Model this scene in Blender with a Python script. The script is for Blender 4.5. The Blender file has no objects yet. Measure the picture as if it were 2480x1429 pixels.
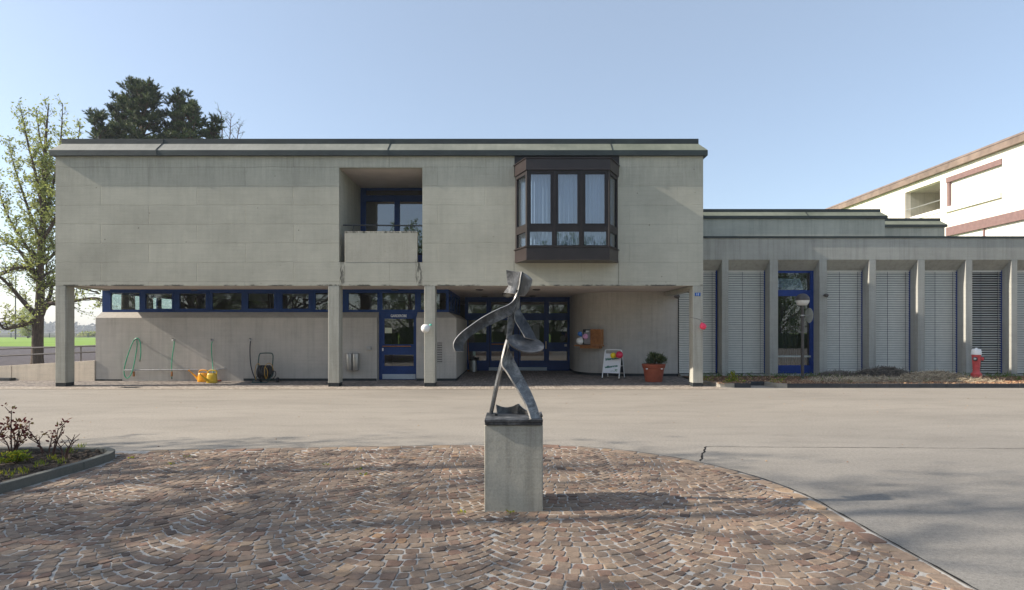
import bpy, bmesh, math, random
from mathutils import Vector, Matrix
R = math.radians
scn = bpy.context.scene
COL = scn.collection

# ------------------------------------------------------------------ camera
F = 1400.0            # focal length in photo pixels (photo 2480 x 1429)
CX, HY = 1240.0, 802.0
CAMZ = 1.6
cam_d = bpy.data.cameras.new("camera")
cam = bpy.data.objects.new("camera", cam_d)
COL.objects.link(cam)
cam.location = (0, 0, CAMZ)
cam.rotation_euler = (R(90), 0, 0)
cam_d.sensor_width = 36
cam_d.lens = 36 * F / 2480
cam_d.shift_y = (HY - 714.5) / 2480
cam_d.clip_end = 5000
cam_d.clip_start = 0.05
scn.camera = cam

# ------------------------------------------------------------------ light
SUN_DIR = Vector((1.0, 0.068, -0.605)).normalized()     # the way the light travels
sun_el = math.asin(-SUN_DIR.z)
to_sun = -SUN_DIR
sl = bpy.data.lights.new("sun", 'SUN')
sl.energy = 4.4
sl.angle = R(0.53)
sl.color = (1.0, 0.91, 0.79)
so = bpy.data.objects.new("sun", sl)
COL.objects.link(so)
so.rotation_euler = SUN_DIR.to_track_quat('-Z', 'Y').to_euler()
so.location = (-30, -2, 25)
w = bpy.data.worlds.new("World")
scn.world = w
w.use_nodes = True
wn = w.node_tree
for n in list(wn.nodes):
    wn.nodes.remove(n)
sky = wn.nodes.new('ShaderNodeTexSky')
sky.sky_type = 'NISHITA'
sky.sun_disc = False
sky.sun_elevation = sun_el
sky.sun_rotation = math.atan2(to_sun.x, to_sun.y)
sky.altitude = 400
sky.air_density = 1.0
sky.dust_density = 1.6
sky.ozone_density = 1.5
bg = wn.nodes.new('ShaderNodeBackground')
bg.inputs['Strength'].default_value = 0.135
wo = wn.nodes.new('ShaderNodeOutputWorld')
# thin high haze: the clear sky is veiled with a pale white
hzm = wn.nodes.new('ShaderNodeMix'); hzm.data_type = 'RGBA'
hzm.inputs[0].default_value = 0.38
hzm.inputs[7].default_value = (2.45, 2.75, 3.0, 1)
wn.links.new(sky.outputs[0], hzm.inputs[6])
wn.links.new(hzm.outputs[2], bg.inputs['Color'])
wn.links.new(bg.outputs[0], wo.inputs['Surface'])
scn.view_settings.view_transform = 'Standard'
scn.view_settings.look = 'None'
scn.view_settings.exposure = 0.88
scn.view_settings.gamma = 1.0
scn.render.engine = 'CYCLES'
scn.cycles.max_bounces = 8
scn.cycles.diffuse_bounces = 4
scn.cycles.transparent_max_bounces = 16

def P(px, py, Y):
    "photo pixel -> world point on the plane at depth Y"
    return Vector(((px - CX) * Y / F, Y, CAMZ + (HY - py) * Y / F))
def XX(px, Y): return (px - CX) * Y / F
def ZZ(py, Y): return CAMZ + (HY - py) * Y / F

# ------------------------------------------------------------------ mesh helpers
class MB:
    def __init__(s):
        s.v = []; s.f = []; s.att = {}
    def add(s, verts, faces):
        o = len(s.v)
        s.v += [tuple(v) for v in verts]
        s.f += [tuple(i + o for i in f) for f in faces]
        return s
    def box(s, x0, x1, y0, y1, z0, z1):
        if x0 > x1: x0, x1 = x1, x0
        if y0 > y1: y0, y1 = y1, y0
        if z0 > z1: z0, z1 = z1, z0
        return s.add([(x0,y0,z0),(x1,y0,z0),(x1,y1,z0),(x0,y1,z0),(x0,y0,z1),(x1,y0,z1),(x1,y1,z1),(x0,y1,z1)],
              [(0,3,2,1),(4,5,6,7),(0,1,5,4),(1,2,6,5),(2,3,7,6),(3,0,4,7)])
    def obox(s, c, ax, ay, az):
        "oriented box, centre c, half axes"
        c = Vector(c); ax, ay, az = Vector(ax), Vector(ay), Vector(az)
        vs = [c+sx*ax+sy*ay+sz*az for sz in (-1,1) for (sx,sy) in ((-1,-1),(1,-1),(1,1),(-1,1))]
        return s.add(vs, [(0,3,2,1),(4,5,6,7),(0,1,5,4),(1,2,6,5),(2,3,7,6),(3,0,4,7)])
    def prism(s, poly, axis, a, b):
        "poly of 2D points extruded along axis x / y / z from a to b"
        n = len(poly)
        def mk(p, t):
            return {'x': (t, p[0], p[1]), 'y': (p[0], t, p[1]), 'z': (p[0], p[1], t)}[axis]
        vs = [mk(p, a) for p in poly] + [mk(p, b) for p in poly]
        fs = [tuple(range(n))[::-1], tuple(range(n, 2*n))]
        fs += [(i, (i+1) % n, n+(i+1) % n, n+i) for i in range(n)]
        return s.add(vs, fs)
    def tube(s, pts, r, sides=8, caps=True):
        pts = [Vector(p) for p in pts]
        n = len(pts)
        rs = r if isinstance(r, (list, tuple)) else [r]*n
        up = None; rings = []
        for i, p in enumerate(pts):
            if i == 0: d = pts[1]-pts[0]
            elif i == n-1: d = pts[-1]-pts[-2]
            else: d = (pts[i+1]-pts[i-1])
            if d.length < 1e-9: d = Vector((0,0,1))
            d.normalize()
            if up is None:
                up = d.orthogonal().normalized()
            else:
                up = (up - d*up.dot(d))
                if up.length < 1e-6: up = d.orthogonal()
                up.normalize()
            sd = d.cross(up)
            rings.append([p + rs[i]*(math.cos(2*math.pi*k/sides)*up + math.sin(2*math.pi*k/sides)*sd) for k in range(sides)])
        vs = [q for rg in rings for q in rg]
        fs = []
        for i in range(n-1):
            for k in range(sides):
                a = i*sides+k; b = i*sides+(k+1) % sides
                fs.append((a, b, b+sides, a+sides))
        if caps:
            fs.append(tuple(range(sides))[::-1]); fs.append(tuple((n-1)*sides+k for k in range(sides)))
        return s.add(vs, fs)
    def cyl(s, p0, p1, r0, r1=None, sides=16):
        return s.tube([p0, p1], [r0, r0 if r1 is None else r1], sides)
    def lathe(s, prof, c, axis=Vector((0,0,1)), sides=24, cap=True):
        "prof: list of (r, h) along axis from c"
        c = Vector(c); axis = Vector(axis).normalized()
        u = axis.orthogonal().normalized(); v = axis.cross(u)
        vs = []
        for (r, h) in prof:
            for k in range(sides):
                a = 2*math.pi*k/sides
                vs.append(c + axis*h + r*(math.cos(a)*u + math.sin(a)*v))
        fs = []
        for i in range(len(prof)-1):
            for k in range(sides):
                a = i*sides+k; b = i*sides+(k+1) % sides
                fs.append((a, b, b+sides, a+sides))
        if cap:
            fs.append(tuple(range(sides))[::-1]); fs.append(tuple((len(prof)-1)*sides+k for k in range(sides)))
        return s.add(vs, fs)
    def ball(s, c, rx, ry=None, rz=None, seg=20, rings=12, rot=None):
        ry = rx if ry is None else ry; rz = rx if rz is None else rz
        c = Vector(c); vs = []; fs = []
        M = rot or Matrix.Identity(3)
        for i in range(rings+1):
            t = math.pi*i/rings
            for k in range(seg):
                a = 2*math.pi*k/seg
                vs.append(c + M @ Vector((rx*math.sin(t)*math.cos(a), ry*math.sin(t)*math.sin(a), rz*math.cos(t))))
        for i in range(rings):
            for k in range(seg):
                a = i*seg+k; b = i*seg+(k+1) % seg
                fs.append((a, a+seg, b+seg, b))
        return s.add(vs, fs)
    def build(s, name, mat, parent=None, smooth=False, bevel=0, clean=True, attr=None):
        me = bpy.data.meshes.new(name)
        me.from_pydata(s.v, [], s.f)
        if attr:
            for an, (dom, vals) in attr.items():
                a = me.attributes.new(an, 'FLOAT', dom)
                a.data.foreach_set('value', vals)
        if clean:
            bm = bmesh.new(); bm.from_mesh(me)
            bmesh.ops.remove_doubles(bm, verts=bm.verts, dist=1e-5) if smooth else None
            bmesh.ops.recalc_face_normals(bm, faces=bm.faces)
            bm.to_mesh(me); bm.free()
        if smooth:
            me.polygons.foreach_set('use_smooth', [True]*len(me.polygons))
            try: me.set_sharp_from_angle(angle=R(40))
            except Exception: pass
        me.materials.append(mat)
        o = bpy.data.objects.new(name, me)
        COL.objects.link(o)
        if parent is not None: attach(o, parent)
        if bevel:
            m = o.modifiers.new('bevel', 'BEVEL'); m.width = bevel; m.segments = 2
            m.limit_method = 'ANGLE'; m.angle_limit = R(40)
        return o

def world_loc(o):
    v = Vector(o.location)
    return v
def attach(o, parent):
    o.parent = parent
    base = parent
    T = Vector((0,0,0))
    while base is not None:
        if base.type == 'EMPTY': T += Vector(base.location)
        base = base.parent
    # meshes are written in world coordinates; only Empties carry a location
    if parent.type == 'EMPTY':
        o.matrix_parent_inverse = Matrix.Translation(-T)

def tag(o, label=None, cat=None, group=None, kind=None):
    if label: o['label'] = label
    if cat: o['category'] = cat
    if group: o['group'] = group
    if kind: o['kind'] = kind
    return o
def thing(name, loc, label, cat, group=None):
    o = bpy.data.objects.new(name, None)
    COL.objects.link(o)
    o.location = loc
    o.empty_display_size = 0.2
    return tag(o, label, cat, group)
def copy_tree(root, loc, label, group=None, rotz=None, scale=None):
    r = root.copy(); COL.objects.link(r); r.location = loc
    if rotz is not None: r.rotation_euler = (0, 0, rotz)
    if scale is not None: r.scale = (scale, scale, scale)
    r['label'] = label
    if group: r['group'] = group
    for ch in list(root.children):
        c = ch.copy(); COL.objects.link(c); c.parent = r
        c.matrix_parent_inverse = ch.matrix_parent_inverse.copy()
        for g in list(ch.children):
            d = g.copy(); COL.objects.link(d); d.parent = c
            d.matrix_parent_inverse = g.matrix_parent_inverse.copy()
    return r

# ------------------------------------------------------------------ materials
def mk(name, rough=0.8, spec=0.3, metal=0.0, col=(0.5,0.5,0.5)):
    m = bpy.data.materials.new(name); m.use_nodes = True
    nt = m.node_tree; b = nt.nodes['Principled BSDF']
    b.inputs['Roughness'].default_value = rough
    b.inputs['Specular IOR Level'].default_value = spec
    b.inputs['Metallic'].default_value = metal
    b.inputs['Base Color'].default_value = (*col, 1)
    return m, nt, b
def nd(nt, t, **kw):
    n = nt.nodes.new(t)
    for k, v in kw.items():
        if k in n.inputs.keys():
            if hasattr(v, 'is_linked'): nt.links.new(v, n.inputs[k])
            else: n.inputs[k].default_value = v
        else: setattr(n, k, v)
    return n
def coords(nt, scale=(1,1,1), rot=(0,0,0), loc=(0,0,0)):
    tc = nt.nodes.new('ShaderNodeTexCoord')
    mp = nt.nodes.new('ShaderNodeMapping')
    mp.inputs['Scale'].default_value = scale
    mp.inputs['Rotation'].default_value = rot
    mp.inputs['Location'].default_value = loc
    nt.links.new(tc.outputs['Object'], mp.inputs['Vector'])
    return mp.outputs['Vector']
def noise(nt, vec, scale, detail=4, rough=0.55, dist=0.0):
    n = nt.nodes.new('ShaderNodeTexNoise')
    n.inputs['Scale'].default_value = scale; n.inputs['Detail'].default_value = detail
    n.inputs['Roughness'].default_value = rough; n.inputs['Distortion'].default_value = dist
    nt.links.new(vec, n.inputs['Vector'])
    return n.outputs['Fac']
def ramp(nt, fac, stops, interp='LINEAR'):
    n = nt.nodes.new('ShaderNodeValToRGB'); cr = n.color_ramp; cr.interpolation = interp
    while len(cr.elements) < len(stops): cr.elements.new(0.5)
    for e, (p, c) in zip(cr.elements, stops):
        e.position = p
        e.color = (c, c, c, 1) if isinstance(c, (int, float)) else (*c, 1)
    nt.links.new(fac, n.inputs['Fac'])
    return n.outputs['Color']
def mix(nt, fac, a, b, mode='MIX'):
    n = nt.nodes.new('ShaderNodeMix'); n.data_type = 'RGBA'; n.blend_type = mode
    n.clamp_factor = True
    def st(sock, v):
        if isinstance(v, (int, float)): sock.default_value = (v, v, v, 1) if sock.type == 'RGBA' else v
        elif isinstance(v, tuple): sock.default_value = (*v, 1) if len(v) == 3 else v
        else: nt.links.new(v, sock)
    st(n.inputs[0], fac); st(n.inputs[6], a); st(n.inputs[7], b)
    return n.outputs[2]
def math_(nt, op, a, b=None, c=None, clamp=False):
    n = nt.nodes.new('ShaderNodeMath'); n.operation = op; n.use_clamp = clamp
    for i, v in enumerate((a, b, c)):
        if v is None: continue
        if isinstance(v, (int, float)): n.inputs[i].default_value = v
        else: nt.links.new(v, n.inputs[i])
    return n.outputs[0]
def bump(nt, b, h, strength=0.3, dist=0.01, prev=None):
    n = nt.nodes.new('ShaderNodeBump'); n.inputs['Strength'].default_value = strength
    n.inputs['Distance'].default_value = dist
    nt.links.new(h, n.inputs['Height'])
    if prev is not None: nt.links.new(prev, n.inputs['Normal'])
    nt.links.new(n.outputs['Normal'], b.inputs['Normal'])
    return n.outputs['Normal']
def setc(nt, b, c): nt.links.new(c, b.inputs['Base Color'])
def band(nt, v, a, b_, soft):
    "1 between a and b_"
    lo = nt.nodes.new('ShaderNodeMapRange'); lo.interpolation_type = 'SMOOTHSTEP'
    lo.inputs['From Min'].default_value = a-soft; lo.inputs['From Max'].default_value = a+soft
    nt.links.new(v, lo.inputs['Value'])
    hi = nt.nodes.new('ShaderNodeMapRange'); hi.interpolation_type = 'SMOOTHSTEP'
    hi.inputs['From Min'].default_value = b_+soft; hi.inputs['From Max'].default_value = b_-soft
    nt.links.new(v, hi.inputs['Value'])
    return math_(nt, 'MULTIPLY', lo.outputs[0], hi.outputs[0])
def sep(nt, vec):
    n = nt.nodes.new('ShaderNodeSeparateXYZ'); nt.links.new(vec, n.inputs[0]); return n.outputs
def comb(nt, x, y, z=0.0):
    n = nt.nodes.new('ShaderNodeCombineXYZ')
    for i, v in enumerate((x, y, z)):
        if isinstance(v, (int, float)): n.inputs[i].default_value = v
        else: nt.links.new(v, n.inputs[i])
    return n.outputs[0]

def concrete(name, col, panel=False, pores=0.5, streaks=0.3, stain=False, warm=None, spec=0.2):
    m, nt, b = mk(name, 0.85, spec)
    c = coords(nt)
    big = noise(nt, c, 0.55, 5, 0.6)
    med = noise(nt, c, 3.5, 6, 0.65)
    fine = noise(nt, c, 60, 3, 0.6)
    lo = tuple(x*0.86 for x in col); hi = tuple(min(1, x*1.12) for x in col)
    base = ramp(nt, big, [(0.30, lo), (0.50, col), (0.72, hi)])
    base = mix(nt, 0.55, base, ramp(nt, med, [(0.3, 0.90), (0.5, 1.0), (0.75, 1.07)]), 'MULTIPLY')
    base = mix(nt, 0.6, base, ramp(nt, fine, [(0.3, 0.80), (0.7, 1.15)]), 'MULTIPLY')
    # board grain and vertical rain streaks
    gs = coords(nt, (0.6, 0.6, 22.0))
    grain = noise(nt, gs, 1.6, 4, 0.6)
    base = mix(nt, 0.35, base, ramp(nt, grain, [(0.35, 0.86), (0.65, 1.08)]), 'MULTIPLY')
    ss = coords(nt, (7.0, 7.0, 0.35))
    st = noise(nt, ss, 1.3, 5, 0.65)
    base = mix(nt, streaks, base, ramp(nt, st, [(0.36, 0.62), (0.52, 1.0), (0.8, 1.12)]), 'MULTIPLY')
    # pores
    vo = nt.nodes.new('ShaderNodeTexVoronoi'); vo.inputs['Scale'].default_value = 7.0
    nt.links.new(c, vo.inputs['Vector'])
    pr = ramp(nt, vo.outputs['Distance'], [(0.03, 0.0), (0.075, 1.0)])
    gate = ramp(nt, noise(nt, c, 1.7, 3), [(0.46, 1.0), (0.60, 0.0)])
    pm = mix(nt, 1.0, pr, gate, 'LIGHTEN')
    base = mix(nt, pores, base, mix(nt, 1.0, pm, (0.35, 0.35, 0.33), 'LIGHTEN'), 'MULTIPLY')
    h = mix(nt, 0.5, fine, grain)
    nrm = bump(nt, b, h, 0.25, 0.006)
    nrm = bump(nt, b, med, 0.25, 0.02, nrm)
    if panel:
        s = sep(nt, c)
        wob = noise(nt, c, 1.3, 2)
        xx = math_(nt, 'ADD', s[0], math_(nt, 'MULTIPLY', math_(nt, 'SUBTRACT', wob, 0.5), 0.05))
        zz = math_(nt, 'ADD', s[2], math_(nt, 'MULTIPLY', math_(nt, 'SUBTRACT', wob, 0.5), 0.05))
        uv = comb(nt, math_(nt, 'ADD', xx, 13.11+1.45), math_(nt, 'SUBTRACT', zz, 3.572-0.5475*4), 0.0)
        br = nt.nodes.new('ShaderNodeTexBrick')
        nt.links.new(uv, br.inputs['Vector'])
        br.inputs['Scale'].default_value = 1.0
        br.inputs['Brick Width'].default_value = 2.76
        br.inputs['Row Height'].default_value = 0.5475
        br.inputs['Mortar Size'].default_value = 0.012
        br.inputs['Mortar Smooth'].default_value = 0.6
        br.inputs['Bias'].default_value = 0.0
        br.inputs['Color1'].default_value = (0.90, 0.90, 0.90, 1)
        br.inputs['Color2'].default_value = (1.05, 1.05, 1.05, 1)
        br.inputs['Mortar'].default_value = (0.72, 0.72, 0.72, 1)
        br.offset = 0.5
        pf = nt.nodes.new('ShaderNodeMapRange'); nt.links.new(s[0], pf.inputs['Value'])
        pf.inputs['From Min'].default_value = -3.2; pf.inputs['From Max'].default_value = -1.5
        pf.inputs['To Min'].default_value = 0.72; pf.inputs['To Max'].default_value = 0.20
        base = mix(nt, pf.outputs[0], base, br.outputs['Color'], 'MULTIPLY')
        v2 = nt.nodes.new('ShaderNodeTexVoronoi'); v2.inputs['Scale'].default_value = 1.9
        nt.links.new(c, v2.inputs['Vector'])
        base = mix(nt, 0.75, base, ramp(nt, v2.outputs['Distance'], [(0.026, 0.25), (0.045, 1.0)]), 'MULTIPLY')
        rs_ = noise(nt, coords(nt, (11, 11, 0.9)), 1.4, 5, 0.7)
        base = mix(nt, math_(nt, 'MULTIPLY', band(nt, s[2], 5.9, 6.9, 0.5), 0.28), base, mix(nt, 1.0, base, ramp(nt, rs_, [(0.42, 0.62), (0.58, 1.05)]), 'MULTIPLY'))
        step = mix(nt, 0.65, br.outputs['Color'], math_(nt, 'SUBTRACT', 1.0, br.outputs['Fac']))
        nrm = bump(nt, b, step, 0.55, 0.02, nrm)
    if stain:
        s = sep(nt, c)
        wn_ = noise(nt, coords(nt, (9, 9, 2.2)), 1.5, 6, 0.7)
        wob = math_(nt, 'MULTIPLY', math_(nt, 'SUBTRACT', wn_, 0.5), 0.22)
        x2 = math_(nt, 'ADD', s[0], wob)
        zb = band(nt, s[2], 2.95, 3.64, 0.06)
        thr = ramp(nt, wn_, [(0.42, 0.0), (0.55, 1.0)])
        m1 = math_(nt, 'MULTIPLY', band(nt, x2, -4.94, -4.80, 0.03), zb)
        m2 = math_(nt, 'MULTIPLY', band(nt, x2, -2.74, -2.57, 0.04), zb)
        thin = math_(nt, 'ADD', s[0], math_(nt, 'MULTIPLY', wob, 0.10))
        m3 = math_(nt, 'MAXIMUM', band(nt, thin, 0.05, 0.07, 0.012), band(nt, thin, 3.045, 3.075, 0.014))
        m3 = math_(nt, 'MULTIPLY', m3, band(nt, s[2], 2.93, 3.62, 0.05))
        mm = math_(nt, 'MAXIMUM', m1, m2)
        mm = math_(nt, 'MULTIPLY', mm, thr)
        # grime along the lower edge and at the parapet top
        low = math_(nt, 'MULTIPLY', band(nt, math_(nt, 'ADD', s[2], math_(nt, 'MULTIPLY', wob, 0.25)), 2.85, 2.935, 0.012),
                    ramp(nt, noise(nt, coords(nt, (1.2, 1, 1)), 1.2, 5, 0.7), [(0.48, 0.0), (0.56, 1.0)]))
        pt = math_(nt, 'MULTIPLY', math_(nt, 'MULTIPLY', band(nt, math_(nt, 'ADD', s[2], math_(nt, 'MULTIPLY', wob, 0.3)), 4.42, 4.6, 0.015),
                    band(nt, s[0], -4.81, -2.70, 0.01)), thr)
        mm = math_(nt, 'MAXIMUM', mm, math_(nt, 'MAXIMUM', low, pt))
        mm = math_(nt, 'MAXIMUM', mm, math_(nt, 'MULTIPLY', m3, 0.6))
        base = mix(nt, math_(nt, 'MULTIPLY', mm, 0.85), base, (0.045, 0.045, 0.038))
    setc(nt, b, base)
    return m

M = {}
M['facade'] = concrete('facade_concrete', (0.455, 0.44, 0.368), panel=True, stain=True, streaks=0.12)
M['parapet'] = concrete('parapet_concrete', (0.42, 0.40, 0.335), stain=True, streaks=0.25, pores=0.95)
M['concrete'] = concrete('side_concrete', (0.47, 0.455, 0.385), streaks=0.35)
M['column'] = concrete('column_concrete', (0.41, 0.40, 0.345), streaks=0.5, pores=0.6)
M['render_wall'] = concrete('rendered_wall', (0.465, 0.432, 0.388), streaks=0.28, pores=0.05)
M['wing'] = concrete('wing_concrete', (0.37, 0.365, 0.33), streaks=0.35, pores=0.2)
M['low_wall'] = concrete('low_wall_concrete', (0.60, 0.52, 0.42), streaks=0.3, pores=0.2)
M['pedestal'] = concrete('pedestal_concrete', (0.43, 0.41, 0.345), streaks=0.6, pores=0.8)
M['soffit'] = concrete('painted_soffit', (0.56, 0.50, 0.46), streaks=0.0, pores=0.0)
M['cream'] = concrete('cream_plaster', (0.80, 0.75, 0.66), streaks=0.15, pores=0.0)

def paint(name, col, rough=0.45, spec=0.4, metal=0.0, var=0.12, scale=6.0, bmp=0.0):
    m, nt, b = mk(name, rough, spec, metal, col)
    c = coords(nt)
    n1 = noise(nt, c, scale, 5, 0.65)
    lo = tuple(x*(1-var) for x in col); hi = tuple(min(1, x*(1+var)) for x in col)
    setc(nt, b, ramp(nt, n1, [(0.3, lo), (0.7, hi)]))
    if bmp: bump(nt, b, noise(nt, c, scale*6, 3), bmp, 0.004)
    return m
M['blue'] = paint('blue_paint', (0.010, 0.042, 0.165), 0.45, 0.25)
M['blue_bright'] = paint('blue_paint_wing', (0.007, 0.035, 0.19), 0.45, 0.3)
M['brown'] = paint('brown_metal', (0.022, 0.018, 0.018), 0.45, 0.3, 0.0, 0.2)
M['bay_skin'] = paint('brown_sheet_metal', (0.030, 0.022, 0.021), 0.36, 0.4, 0.0, 0.2, 2.0)
M['dark_metal'] = paint('dark_metal', (0.05, 0.055, 0.06), 0.5, 0.4, 0.3, 0.25)
M['plinth'] = paint('dark_plinth', (0.035, 0.04, 0.042), 0.7, 0.2, 0, 0.25)
M['steel'] = paint('brushed_steel', (0.42, 0.42, 0.41), 0.42, 0.5, 0.85, 0.1)
M['galv'] = paint('galvanised_steel', (0.40, 0.40, 0.40), 0.5, 0.5, 0.6, 0.2, 14)
M['kick'] = paint('kick_plate', (0.42, 0.46, 0.50), 0.5, 0.4, 0.1, 0.08)
M['white'] = paint('white_paint', (0.78, 0.78, 0.77), 0.4, 0.4, 0, 0.04)
M['paper'] = paint('white_sheet', (0.74, 0.76, 0.80), 0.5, 0.2, 0, 0.02)
M['letters'] = paint('white_letters', (0.78, 0.80, 0.82), 0.5, 0.2, 0, 0.02)
M['green_print'] = paint('green_print', (0.05, 0.20, 0.16), 0.6, 0.2, 0, 0.08)
M['leaf_print'] = paint('clover_green_print', (0.08, 0.25, 0.11), 0.6, 0.2, 0, 0.08)
M['plate_blue'] = paint('enamel_blue', (0.01, 0.10, 0.40), 0.25, 0.6, 0, 0.05)
M['terracotta'] = paint('terracotta_plastic', (0.30, 0.075, 0.04), 0.55, 0.35, 0, 0.15, 9)
M['wood'] = paint('stained_wood', (0.34, 0.14, 0.045), 0.55, 0.3, 0, 0.3, 9)
M['black_rubber'] = paint('black_rubber', (0.016, 0.017, 0.02), 0.55, 0.35, 0, 0.2)
M['green_hose'] = paint('green_hose', (0.03, 0.33, 0.18), 0.4, 0.4, 0, 0.15)
M['dark_hose'] = paint('dark_hose', (0.018, 0.02, 0.035), 0.45, 0.4, 0, 0.15)
M['yellow_hose'] = paint('yellow_hose', (0.42, 0.24, 0.03), 0.5, 0.3, 0, 0.15)
M['can_orange'] = paint('orange_yellow_plastic', (0.85, 0.36, 0.01), 0.32, 0.5, 0, 0.08)
M['can_yellow'] = paint('dull_yellow_plastic', (0.62, 0.40, 0.03), 0.4, 0.5, 0, 0.10)
M['green_metal'] = paint('dark_green_metal', (0.012, 0.05, 0.045), 0.4, 0.5, 0.1, 0.2)
M['hydrant_red'] = paint('faded_red_paint', (0.55, 0.075, 0.075), 0.5, 0.4, 0, 0.2, 12)
M['lamp_brown'] = paint('taupe_metal', (0.085, 0.075, 0.07), 0.45, 0.4, 0.2, 0.15)
M['opal'] = paint('opal_glass', (0.72, 0.70, 0.66), 0.3, 0.5, 0, 0.04)
M['sign_back'] = paint('grey_sign_back', (0.40, 0.42, 0.39), 0.5, 0.4, 0.2, 0.08)
M['blind'] = paint('blind_slats', (0.66, 0.64, 0.575), 0.45, 0.4, 0, 0.06)
M['cord'] = paint('blind_cord', (0.05, 0.06, 0.08), 0.7, 0.1)
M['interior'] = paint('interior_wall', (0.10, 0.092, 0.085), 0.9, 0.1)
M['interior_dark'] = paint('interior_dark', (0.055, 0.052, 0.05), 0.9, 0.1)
M['maroon'] = paint('mauve_brown_sheet', (0.20, 0.125, 0.115), 0.6, 0.3, 0, 0.15)
M['copper'] = paint('weathered_copper', (0.195, 0.145, 0.115), 0.6, 0.3, 0.0, 0.35, 1.2)
M['blind_white'] = paint('white_blind', (0.82, 0.80, 0.74), 0.6, 0.3, 0, 0.03)
M['bal_white'] = paint('white_rubber', (0.80, 0.80, 0.78), 0.28, 0.5, 0, 0.02)
M['bal_yellow'] = paint('yellow_rubber', (0.80, 0.60, 0.02), 0.28, 0.5, 0, 0.04)
M['bal_red'] = paint('crimson_rubber', (0.62, 0.02, 0.07), 0.28, 0.5, 0, 0.04)
M['bal_pink'] = paint('pink_rubber', (0.62, 0.30, 0.50), 0.28, 0.5, 0, 0.04)
M['bal_blue'] = paint('blue_rubber', (0.03, 0.17, 0.55), 0.28, 0.5, 0, 0.04)
M['bal_coral'] = paint('coral_rubber', (0.85, 0.05, 0.12), 0.28, 0.5, 0, 0.04)
M['bal_green'] = paint('green_rubber', (0.04, 0.42, 0.30), 0.28, 0.5, 0, 0.04)
M['granite_dark'] = concrete('dark_granite', (0.055, 0.058, 0.062), streaks=0.3, pores=0.2)
M['granite_light'] = concrete('weathered_kerbstone', (0.30, 0.28, 0.24), streaks=0.2, pores=0.3)
M['kerb_mossy'] = concrete('mossy_kerbstone', (0.135, 0.135, 0.118), streaks=0.3, pores=0.4)

def mat_patina():
    m, nt, b = mk('patinated_sheet', 0.6, 0.35)
    c = coords(nt)
    n1 = noise(nt, coords(nt, (0.5, 1, 1)), 1.2, 6, 0.7)
    st = noise(nt, coords(nt, (3.5, 1, 0.5)), 1.6, 5, 0.7)
    # metal at the left end, greener weathering towards the right end
    s = sep(nt, c)
    g = nt.nodes.new('ShaderNodeMapRange'); nt.links.new(s[0], g.inputs['Value'])
    g.inputs['From Min'].default_value = -9; g.inputs['From Max'].default_value = 4
    a = ramp(nt, n1, [(0.3, (0.205, 0.208, 0.188)), (0.7, (0.30, 0.30, 0.268))])
    d = ramp(nt, n1, [(0.3, (0.125, 0.14, 0.105)), (0.7, (0.22, 0.232, 0.18))])
    base = mix(nt, g.outputs[0], a, d)
    base = mix(nt, 0.5, base, ramp(nt, st, [(0.3, 0.7), (0.7, 1.15)]), 'MULTIPLY')
    setc(nt, b, base); bump(nt, b, n1, 0.3, 0.02)
    return m
M['patina'] = mat_patina()
def mat_fascia():
    m, nt, b = mk('dark_roof_sheet', 0.5, 0.45, 0.2)
    c = coords(nt)
    n1 = noise(nt, coords(nt, (0.6, 1, 1)), 1.5, 6, 0.7)
    base = ramp(nt, n1, [(0.3, (0.020, 0.025, 0.026)), (0.6, (0.038, 0.048, 0.046)), (0.8, (0.065, 0.085, 0.072))])
    setc(nt, b, base); bump(nt, b, n1, 0.35, 0.03)
    return m
M['fascia'] = mat_fascia()

def mat_glass(name, tint=(0.80, 0.86, 0.86), ior=1.75):
    m = bpy.data.materials.new(name); m.use_nodes = True; nt = m.node_tree
    for n in list(nt.nodes): nt.nodes.remove(n)
    out = nt.nodes.new('ShaderNodeOutputMaterial')
    fr = nt.nodes.new('ShaderNodeFresnel'); fr.inputs['IOR'].default_value = ior
    tr = nt.nodes.new('ShaderNodeBsdfTransparent'); tr.inputs['Color'].default_value = (*tint, 1)
    gl = nt.nodes.new('ShaderNodeBsdfGlossy'); gl.inputs['Roughness'].default_value = 0.004
    gl.inputs['Color'].default_value = (0.95, 0.97, 1, 1)
    c = coords(nt)
    bp = nt.nodes.new('ShaderNodeBump'); bp.inputs['Strength'].default_value = 0.02
    bp.inputs['Distance'].default_value = 0.02
    nt.links.new(noise(nt, c, 1.3, 2), bp.inputs['Height'])
    nt.links.new(bp.outputs[0], gl.inputs['Normal'])
    ge = nt.nodes.new('ShaderNodeNewGeometry')
    fac = math_(nt, 'MULTIPLY', fr.outputs[0], math_(nt, 'SUBTRACT', 1.0, ge.outputs['Backfacing']))
    mx = nt.nodes.new('ShaderNodeMixShader')
    nt.links.new(fac, mx.inputs[0]); nt.links.new(tr.outputs[0], mx.inputs[1]); nt.links.new(gl.outputs[0], mx.inputs[2])
    nt.links.new(mx.outputs[0], out.inputs['Surface'])
    return m
M['glass'] = mat_glass('window_glass', ior=2.1)
M['glass_sky'] = mat_glass('coated_window_glass', (0.62, 0.68, 0.74), ior=2.6)

def mat_curtain():
    m, nt, b = mk('sheer_curtain', 0.9, 0.1, col=(0.75, 0.77, 0.80))
    return m
M['curtain'] = mat_curtain()

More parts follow.
